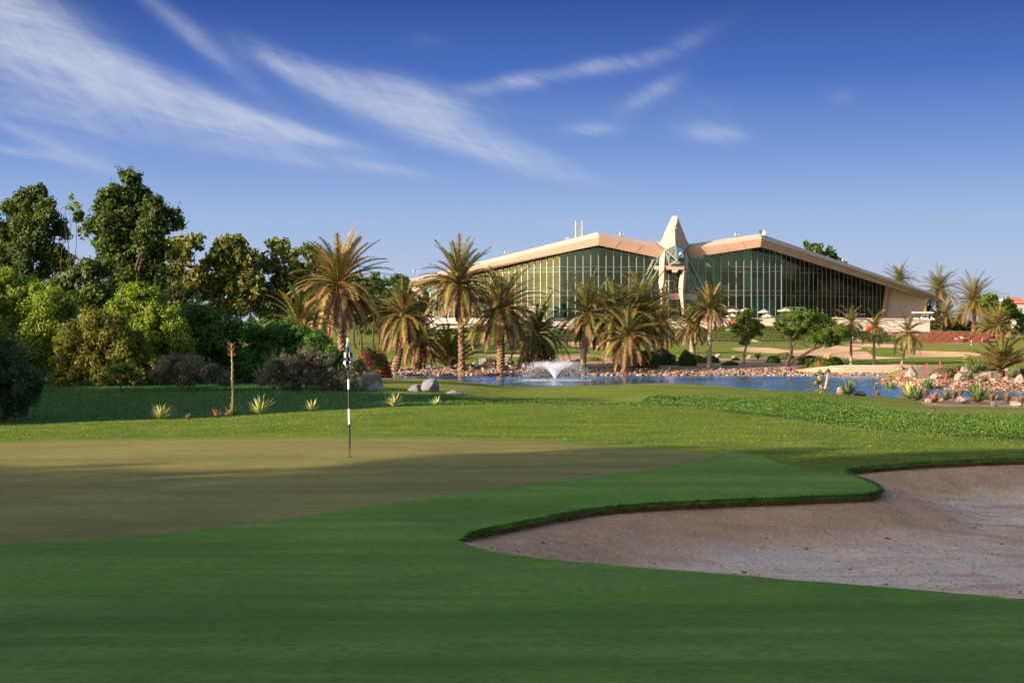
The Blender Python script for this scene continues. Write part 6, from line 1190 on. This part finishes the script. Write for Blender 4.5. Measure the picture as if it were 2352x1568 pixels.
def small_flag(px, y0, y1, label, flag=True):
    g = hit(px, y1, 180); d = g[1]; e = empty('flagstick', tuple(g), label, 'flagstick', 'distant flagsticks'); e['_o'] = list(map(float, g)); k = (y1 - y0)
    for i, (a, b_, m) in enumerate([(0, .08, WhiteB), (.08, .55, BlackM), (.55, .72, WhiteB), (.72, .88, BlackM), (.88, 1, WhiteB)]): b = MB(); b.tube([at(px, y0 + k * b_, d), at(px, y0 + k * a, d)], .045, 8); b.build('band', m, e)
    b = MB(); b.prism([at(px - .5, y0 + 1, d - .06), at(px + 2.2, y0 + k * .18, d), at(px + 2.4, y0 + k * .42, d - .1), at(px - 1.2, y0 + k * .45, d - .05)], (0, .03, 0)); b.build('flag', FlagK, e)
small_flag(2231, 766, 793, 'distant checkered flagstick on the right practice green'); small_flag(1997, 793, 803, 'tiny dark flag marker in the grass between the far bunkers')

# ------------------------------------------------------------------ fountain
d = 136.0; g = at(1275, 873, d); g[2] = LZ; e = empty('fountain', tuple(g), 'white water spray fanning up from a nozzle in the lake', 'fountain'); e['_o'] = list(map(float, g))
SprayM = mat('spray', (.88, .90, .95), None, 1, .4, trans=.4, spec=.6)
rr = np.random.default_rng(9); n = 8500; a = rr.uniform(0, 6.283, n); kk = rr.random(n)
ring = kk < .55; vz = np.where(ring, rr.normal(5.35, .28, n), rr.normal(5.3, .35, n)); vr = np.where(ring, rr.normal(3.05, .30, n), rr.uniform(.5, 2.5, n)); tt = rr.random(n)**1.0 * (2 * vz / 9.8); tt = np.where(ring, tt, tt * rr.uniform(.15, .5, n))
x = g[0] + np.cos(a) * vr * tt; y = g[1] + np.sin(a) * vr * tt; z = LZ + .12 + vz * tt - 4.9 * tt * tt; ok = z > LZ + .02; P_ = np.c_[x, y, z][ok] + rr.normal(0, .02, (ok.sum(), 3)); n = len(P_); s = rr.uniform(.009, .022, n)[:, None]
T4 = np.array([[1, 1, 1], [1, -1, -1], [-1, 1, -1], [-1, -1, 1]], float); R_ = rr.normal(size=(n, 3)); R_ /= np.linalg.norm(R_, axis=1)[:, None]
tet = P_[:, None, :] + (T4[None] * s[:, :, None] * rr.uniform(.7, 1.2, (n, 4, 1))); b = MB(); b.v = [tet.reshape(-1, 3)]; b.n = n * 4; b.f = [tuple(4 * i + k for k in q) for i in range(n) for q in ((0, 1, 2), (0, 3, 1), (0, 2, 3), (1, 3, 2))]; b.m = [0] * len(b.f)
sp_ = b.build('spray', SprayM, e); sp_['kind'] = 'stuff'
b = MB(); b.tube([g + [0, 0, -.2], g + [0, 0, .12], g + [0, 0, .2]], [.16, .14, .06], 10); b.build('nozzle', BlackM, e)
b = MB()
for _ in range(900):
    a_ = rr.uniform(0, 6.283); r_ = rr.normal(2.6, .7) if rr.random() < .6 else rr.uniform(.2, 3.2); c = g + [math.cos(a_) * r_, math.sin(a_) * r_, .008 + rr.uniform(0, .02)]; s_ = rr.uniform(.02, .09); b.add([c + [s_ * 2.2, 0, 0], c + [0, s_, .01], c - [s_ * 2.2, 0, 0], c - [0, s_, -.01]], [(0, 1, 2, 3)])
fo = b.build('foam', SprayM, e); fo['kind'] = 'stuff'

# ------------------------------------------------------------------ parasols on the terrace
CanM = mat('canopy_cloth', (.55, .46, .40), (.5, .42, .37), 2, .8, trans=.2)
for i, (px, py, w_, lb) in enumerate([(1683, 708, 44, 'wide upper parasol above the round tree, left'), (1713, 707, 34, 'upper parasol just right of the round tree top'), (1755, 710, 30, 'peaked upper parasol in the middle of the terrace'), (1805, 707, 40, 'wide flat upper parasol by the entrance frame'), (1682, 719, 30, 'lower parasol left of the round tree'), (1763, 720, 30, 'lower middle parasol under the peaked one'), (1822, 720, 30, 'lower right parasol half hidden by the acacia'), (1322, 709, 22, 'lone white parasol left, behind the slender palm')]):
    d = 309 if py < 715 else 307; c = at(px, py, d); rad = w_ / 2 * d / F; g = c.copy(); g[2] = 2.4; e = empty('parasol', tuple(g), lb, 'parasol', 'cream parasols on the clubhouse terrace'); e['_o'] = list(map(float, g))
    b = MB(); b.bar(g, c, .1); b.build('pole', MulM, e); b = MB(); k_ = 8; rim = [c + [rad * math.cos(j / k_ * 6.283 + .39), rad * math.sin(j / k_ * 6.283 + .39), -.62] for j in range(k_)]; lo = [q - [0, 0, .14] for q in rim]
    b.add([c] + rim + lo, [(0, 1 + j, 1 + (j + 1) % k_) for j in range(k_)] + [(1 + j, 9 + j, 9 + (j + 1) % k_, 1 + (j + 1) % k_) for j in range(k_)]); b.build('canopy', CanM, e)
b = MB(); ef = empty('entrance_frame', tuple(at(1830, 728, 311)), 'thin green glazed entrance box right of the parasols', 'entrance'); ef['_o'] = list(ef.location)
for a, c in [((1795, 706), (1849, 706)), ((1830, 706), (1830, 730)), ((1849, 706), (1849, 730)), ((1835, 706), (1835, 730))]: b.bar(at(*a, 311), at(*c, 311), .16)
b.build('frame', mat('teal_frame', (.05, .15, .13), None, 1, .4), ef)

# ------------------------------------------------------------------ small things
def red_stake(px, y0, y1, dd, lb):
    g = hit(px, y1, dd); b = MB(); h = (y1 - y0) * g[1] / F; b.box(g + [0, 0, h / 2], (.10, .07, h)); b.add(np.array([g + [-.05, -.035, h], g + [.05, -.035, h], g + [.05, .035, h], g + [-.05, .035, h], g + [0, 0, h + .07]]), [(0, 1, 4), (1, 2, 4), (2, 3, 4), (3, 0, 4)]); o = b.build('hazard_stake', StakeM, loc=tuple(g)); tag(o, lb, 'stake', 'red hazard stakes around the lake')
StakeM = mat('stake_red', (.60, .06, .04), None, 1, .6)
for a in [(1155.5, 838, 849, 140, 'red stake among the boulders in front of the broad date palm'), (1880, 830, 852, 140, 'tall red stake in front of the yellow green hedge'), (2067, 857, 870, 130, 'red stake at the far tip of the peninsula'), (2128.5, 835, 848, 140, 'short red stake above the right end of the stone wall'), (2159, 830, 842, 130, 'red stake behind the dry red shrub'), (2172, 860, 876, 110, 'red stake in front of the dry red shrub'), (2352, 820, 833, 140, 'red stake at the right picture edge')]: red_stake(*a)
g = hit(1897, 829, 140); b = MB(); s_ = g[1] / F; b.box(g + [0, 0, 8 * s_], (14 * s_, .08, 11 * s_)); b.box(g + [-.2, 0, .1], (.06, .06, .4)); b.box(g + [.2, 0, .1], (.06, .06, .4)); tag(b.build('sign_board', mat('tan_board', (.42, .28, .13), None, 1, .8), loc=tuple(g)), 'plain tan board standing behind the yellow green hedge', 'board')
g = hit(2145, 947, 60); d = g[1]; s_ = d / F; e = empty('tee_marker', tuple(g), 'small dark barrel shaped tee marker with a red band', 'tee marker'); e['_o'] = list(map(float, g)); b = MB(); b.tube([g, g + [0, 0, 3 * s_], g + [0, 0, 9 * s_], g + [0, 0, 10.5 * s_]], [3 * s_, 3.3 * s_, 3.3 * s_, 2.2 * s_], 14); b.build('body', mat('brown_post', (.05, .025, .02), None, 1, .6), e); b = MB(); b.tube([g + [0, 0, 4.4 * s_], g + [0, 0, 6.2 * s_]], [3.5 * s_, 3.5 * s_], 14); b.build('band', StakeM, e)
# bird
g = hit(1892, 920, 55); s_ = g[1] / F; e = empty('bird', tuple(g), 'small grey bird with an upright crest on the light fairway', 'bird'); e['_o'] = list(map(float, g))
def lathe_line(m, pts_, rad, seg=12): m.tube(np.array(pts_), rad, seg)
b = MB(); lathe_line(b, [g + np.array(q) * s_ for q in [(-7, 0, 2.2), (-4.5, 0, 2.8), (-2, 0, 3.6), (0.5, 0, 4.2), (2.2, 0, 5.2), (3.0, 0, 6.8), (3.2, 0, 7.8)]], np.array([.3, .9, 2.0, 2.3, 1.7, 1.3, .4]) * s_); b.tube(np.array([g + np.array(q) * s_ for q in [(3.2, 0, 7), (5.2, -.2, 6.6)]]), [.4 * s_, .08 * s_], 5); b.add([g + np.array(q) * s_ for q in [(2.6, 0, 7.4), (3.6, 0, 7.6), (2.4, 0, 10.2)]], [(0, 1, 2), (0, 2, 1)])
for x in (-.3, .9): b.bar(g + np.array([x, 0, 0]) * s_, g + np.array([x * .6, 0, 3]) * s_, .3 * s_)
b.build('body', mat('bird_grey', (.20, .17, .15), (.09, .08, .08), 25, .8), e, smooth=True); b = MB(); b.box(g + np.array([-1.2, -1.9, 3.8]) * s_, (4.6 * s_, .35 * s_, 1.6 * s_), .1); b.box(g + np.array([-1.2, 1.9, 3.8]) * s_, (4.6 * s_, .35 * s_, 1.6 * s_), -.1); b.build('wing', mat('bird_dark', (.04, .035, .035), None, 1, .8), e)
# people
def person(name, g, joints, edges_, rads, mats_, cls, label, extra=None):
    e = empty(name, tuple(g), label, 'person'); e['_o'] = list(map(float, g)); me = bpy.data.meshes.new('body'); me.from_pydata([tuple(j) for j in joints], edges_, []); o = bpy.data.objects.new('body', me); COL.objects.link(o); o.parent = e
    sk = o.modifiers.new('skin', 'SKIN'); me.skin_vertices[0].data[0].use_root = True
    for i, r_ in enumerate(rads): me.skin_vertices[0].data[i].radius = (r_, r_)
    ss = o.modifiers.new('sub', 'SUBSURF'); ss.levels = ss.render_levels = 2
    dg = bpy.context.evaluated_depsgraph_get(); ev = o.evaluated_get(dg); m2 = bpy.data.meshes.new_from_object(ev); o.modifiers.clear(); o.data = m2; m2.materials.clear()
    for m in mats_: m2.materials.append(m)
    for p_ in m2.polygons: p_.material_index = cls(p_.center); p_.use_smooth = True
    return e
SkinM = mat('skin', (.30, .16, .10), None, 1, .6); ShirtM = mat('white_shirt', (.65, .63, .60), None, 1, .8); TrouM = mat('dark_trousers', (.03, .03, .04), None, 1, .8); CapM = mat('red_cap', (.5, .04, .03), None, 1, .7); HairM = mat('hair', (.02, .015, .012), None, 1, .7)
J = [(0, 0, .95), (0, 0, 1.15), (0, 0, 1.38), (0, 0, 1.50), (0, -.02, 1.60), (0, -.02, 1.72), (-.20, 0, 1.40), (-.25, -.02, 1.12), (-.22, -.12, .92), (.20, 0, 1.40), (.25, -.02, 1.12), (.22, -.14, .92), (-.10, 0, .90), (-.11, 0, .48), (-.12, .02, .06), (-.12, -.12, .03), (.10, 0, .90), (.12, .03, .48), (.13, .05, .06), (.13, -.09, .03)]
E_ = [(0, 1), (1, 2), (2, 3), (3, 4), (4, 5), (2, 6), (6, 7), (7, 8), (2, 9), (9, 10), (10, 11), (0, 12), (12, 13), (13, 14), (14, 15), (0, 16), (16, 17), (17, 18), (18, 19)]
Rd = [.15, .14, .16, .06, .095, .08, .07, .05, .035, .07, .05, .035, .10, .065, .045, .035, .10, .065, .045, .035]
g = at(1921, 731, 305); g[2] = 2.45 - .0; gT = at(1921, 735, 305)
def cls1(c): return 0 if c[2] > 1.46 else (1 if c[2] > .92 and abs(c[0]) < .4 and not (c[2] < 1.05 and abs(c[0]) > .19) else (0 if abs(c[0]) > .19 and c[2] > .85 else 2))
g = np.array([at(1921, 0, 304.6)[0], 304.6, 1.65]); e = person('person', g, J, E_, Rd, [SkinM, ShirtM, TrouM], cls1, 'person in a white shirt and red cap standing on the terrace before the dark glass')
b = MB(); v = ICO2[0] * [.105, .115, .08]; v[:, 2] = np.maximum(v[:, 2], -.01); b.add(v + g + [0, -.02, 1.72], ICO2[1]); b.prism([g + [-.08, -.12, 1.72], g + [.08, -.12, 1.72], g + [.06, -.22, 1.71], g + [-.06, -.22, 1.71]], (0, 0, .015)); b.build('cap', CapM, e)
J2 = [(0, 0, .90), (-.16, -.02, 1.05), (-.34, -.04, 1.15), (-.42, -.05, 1.14), (-.52, -.05, 1.10), (-.60, -.05, 1.05), (-.36, -.2, 1.05), (-.40, -.22, .80), (-.44, -.20, .58), (-.36, .14, 1.05), (-.42, .10, .80), (-.46, -.02, .60), (.02, -.10, .86), (-.06, -.12, .46), (0, -.12, .06), (-.12, -.12, .03), (.02, .10, .86), (-.02, .12, .46), (.04, .12, .06), (-.08, .12, .03)]
g = hit(2212, 787, 230); e = person('person', g, J2, E_, Rd, [SkinM, ShirtM, TrouM], lambda c: 0 if c[0] < -.44 or c[2] < .72 and c[0] < -.3 else (1 if c[2] > .88 else 2), 'golfer in a white top bending forward beside the brown block wall')
b = MB(); v = ICO2[0] * [.11, .11, .10]; b.add(v + g + [-.54, -.05, 1.14], ICO2[1]); b.build('cap', ShirtM, e)
g = hit(2205, 789, 230) + [-.6, 0, 0]; b = MB(); b.prism([g + [-.4, 0, .95], g + [.25, 0, .80], g + [.25, 0, .92], g + [-.38, 0, 1.15]], (0, .25, 0)); b.bar(g + [.2, .1, .8], g + [.35, .1, 0], .03); b.bar(g + [-.3, .1, .95], g + [-.05, .1, 0], .03); tag(b.build('bag_stand', LampM, loc=tuple(g)), 'white bag on thin legs in front of the bending golfer', 'bag')
g = hit(2256, 787, 230); e = empty('golf_bag', tuple(g), 'black and red golf bag standing at the right end of the block wall', 'golf bag'); e['_o'] = list(map(float, g)); b = MB(); b.tube([g, g + [.05, 0, .5], g + [.12, 0, .95]], [.17, .18, .20], 10); b.bar(g + [.1, .1, .8], g + [-.3, .3, 0], .03); b.build('bag_body', BlackM, e); b = MB(); b.tube([g + [.045, -.02, .4], g + [.09, -.02, .7]], [.20, .21], 10); b.build('pocket', RedM, e); b = MB()
for k in range(5): b.bar(g + [.12 + .03 * k - .06, 0, .95], g + [.16 + .05 * k - .06, 0, 1.2], .025)
b.build('clubs', MulM, e)
# golf carts on the terrace
def cart(px, lb, d=306, zb=2.2):
    c = at(px, 0, d); g = np.array([c[0], d, zb]); e = empty('golf_cart', tuple(g), lb, 'golf cart', 'golf carts on the terrace'); e['_o'] = list(map(float, g))
    b = MB(); b.prism([g + [-1.15, -.6, 1.85], g + [1.0, -.6, 1.85], g + [1.1, -.6, 1.95], g + [.9, -.6, 2.02], g + [-1.1, -.6, 2.02]], (0, 1.2, 0)); b.build('canopy', WhiteB, e)
    for x, y in ((-1.0, -.5), (.75, -.5), (-1.0, .5), (.75, .5)): b = MB(); b.bar(g + [x, y, .6], g + [x * .95, y, 1.86], .05); b.build('post', MulM, e)
    b = MB(); b.prism([g + [-1.2, -.55, .25], g + [1.25, -.55, .25], g + [1.25, -.55, .55], g + [.8, -.55, .95], g + [.65, -.55, .45], g + [.1, -.55, .4], g + [0, -.55, .75], g + [-1.2, -.55, .75]], (0, 1.1, 0)); b.build('body', WhiteB, e)
    b = MB(); b.box(g + [-.3, 0, .85], (.55, 1.0, .14)); b.box(g + [-.58, 0, 1.1], (.12, 1.0, .45)); b.build('seat', TrouM, e)
    for x in (-.8, .85):
        for y in (-.5, .5): b = MB(); b.tube([g + [x, y - .1, .25], g + [x, y + .1, .25]], .24, 14); b.build('wheel', BlackM, e)
cart(2108, 'golf cart with a white roof behind the terrace wall, left one'); cart(2131, 'golf cart with a white roof at the far right end of the terrace wall')
# lamp post sign etc on the right
g = hit(2330, 786, 230); d = g[1]; b = MB(); b.bar(g, at(2330, 748, d), .12); e = empty('round_sign', tuple(g), 'post with a round pale disc beside the road at the right edge', 'sign'); e['_o'] = list(map(float, g)); b.build('post', BlackM, e); b = MB(); c = at(2330, 741, d); b.tube([c + [0, .06, 0], c - [0, .06, 0]], 5 * d / F, 20); b.build('disc', LampM, e)
g = hit(2290, 789, 230); d = g[1]; e = empty('wooden_sign', tuple(g), 'brown wooden post with a small cross board by the path', 'sign'); e['_o'] = list(map(float, g)); b = MB(); b.bar(g, at(2290, 768, d), .14); b.build('post', DoorM, e); b = MB(); b.bar(at(2286, 770, d), at(2297, 770, d), .25); b.build('board', DoorM, e)
# houses far right
def house(px, w_, y0, y1, d, lb, roof):
    a = at(px - w_ / 2, y1, d); c = at(px + w_ / 2, y0, d); g = np.array([(a[0] + c[0]) / 2, d, 0.]); e = empty('house', tuple(g), lb, 'house', 'houses beyond the trees at the right'); e['_o'] = list(map(float, g))
    W_ = c[0] - a[0]; H_ = c[2]; b = MB(); b.box([g[0], d + 6, H_ / 2], (W_, 12, H_)); wl = b.build('wall', WhiteM, e); b = MB(); v = [[a[0] - .5, d - .5, H_], [c[0] + .5, d - .5, H_], [c[0] + .5, d + 12.5, H_], [a[0] - .5, d + 12.5, H_], [g[0] - W_ * .2, d + 6, H_ + 2.2], [g[0] + W_ * .2, d + 6, H_ + 2.2]]; b.add(v, [(0, 1, 5, 4), (1, 2, 5), (2, 3, 4, 5), (3, 0, 4), (3, 2, 1, 0)]); b.build('roof', roof, e)
    for k in range(3): b = MB(); x = a[0] + W_ * (k + .5) / 3; b.box([x, d - .02, H_ - 2], (W_ * .12, .1, 1.3)); b.build('window', DarkM, e)
TileM = mat('roof_tile', (.45, .16, .10), (.38, .13, .08), 1, .8)
house(2345, 40, 697, 745, 440, 'white house with a red roof at the right edge', TileM); house(2322, 16, 698, 745, 455, 'small white house left of the red roofed one', RoofM)
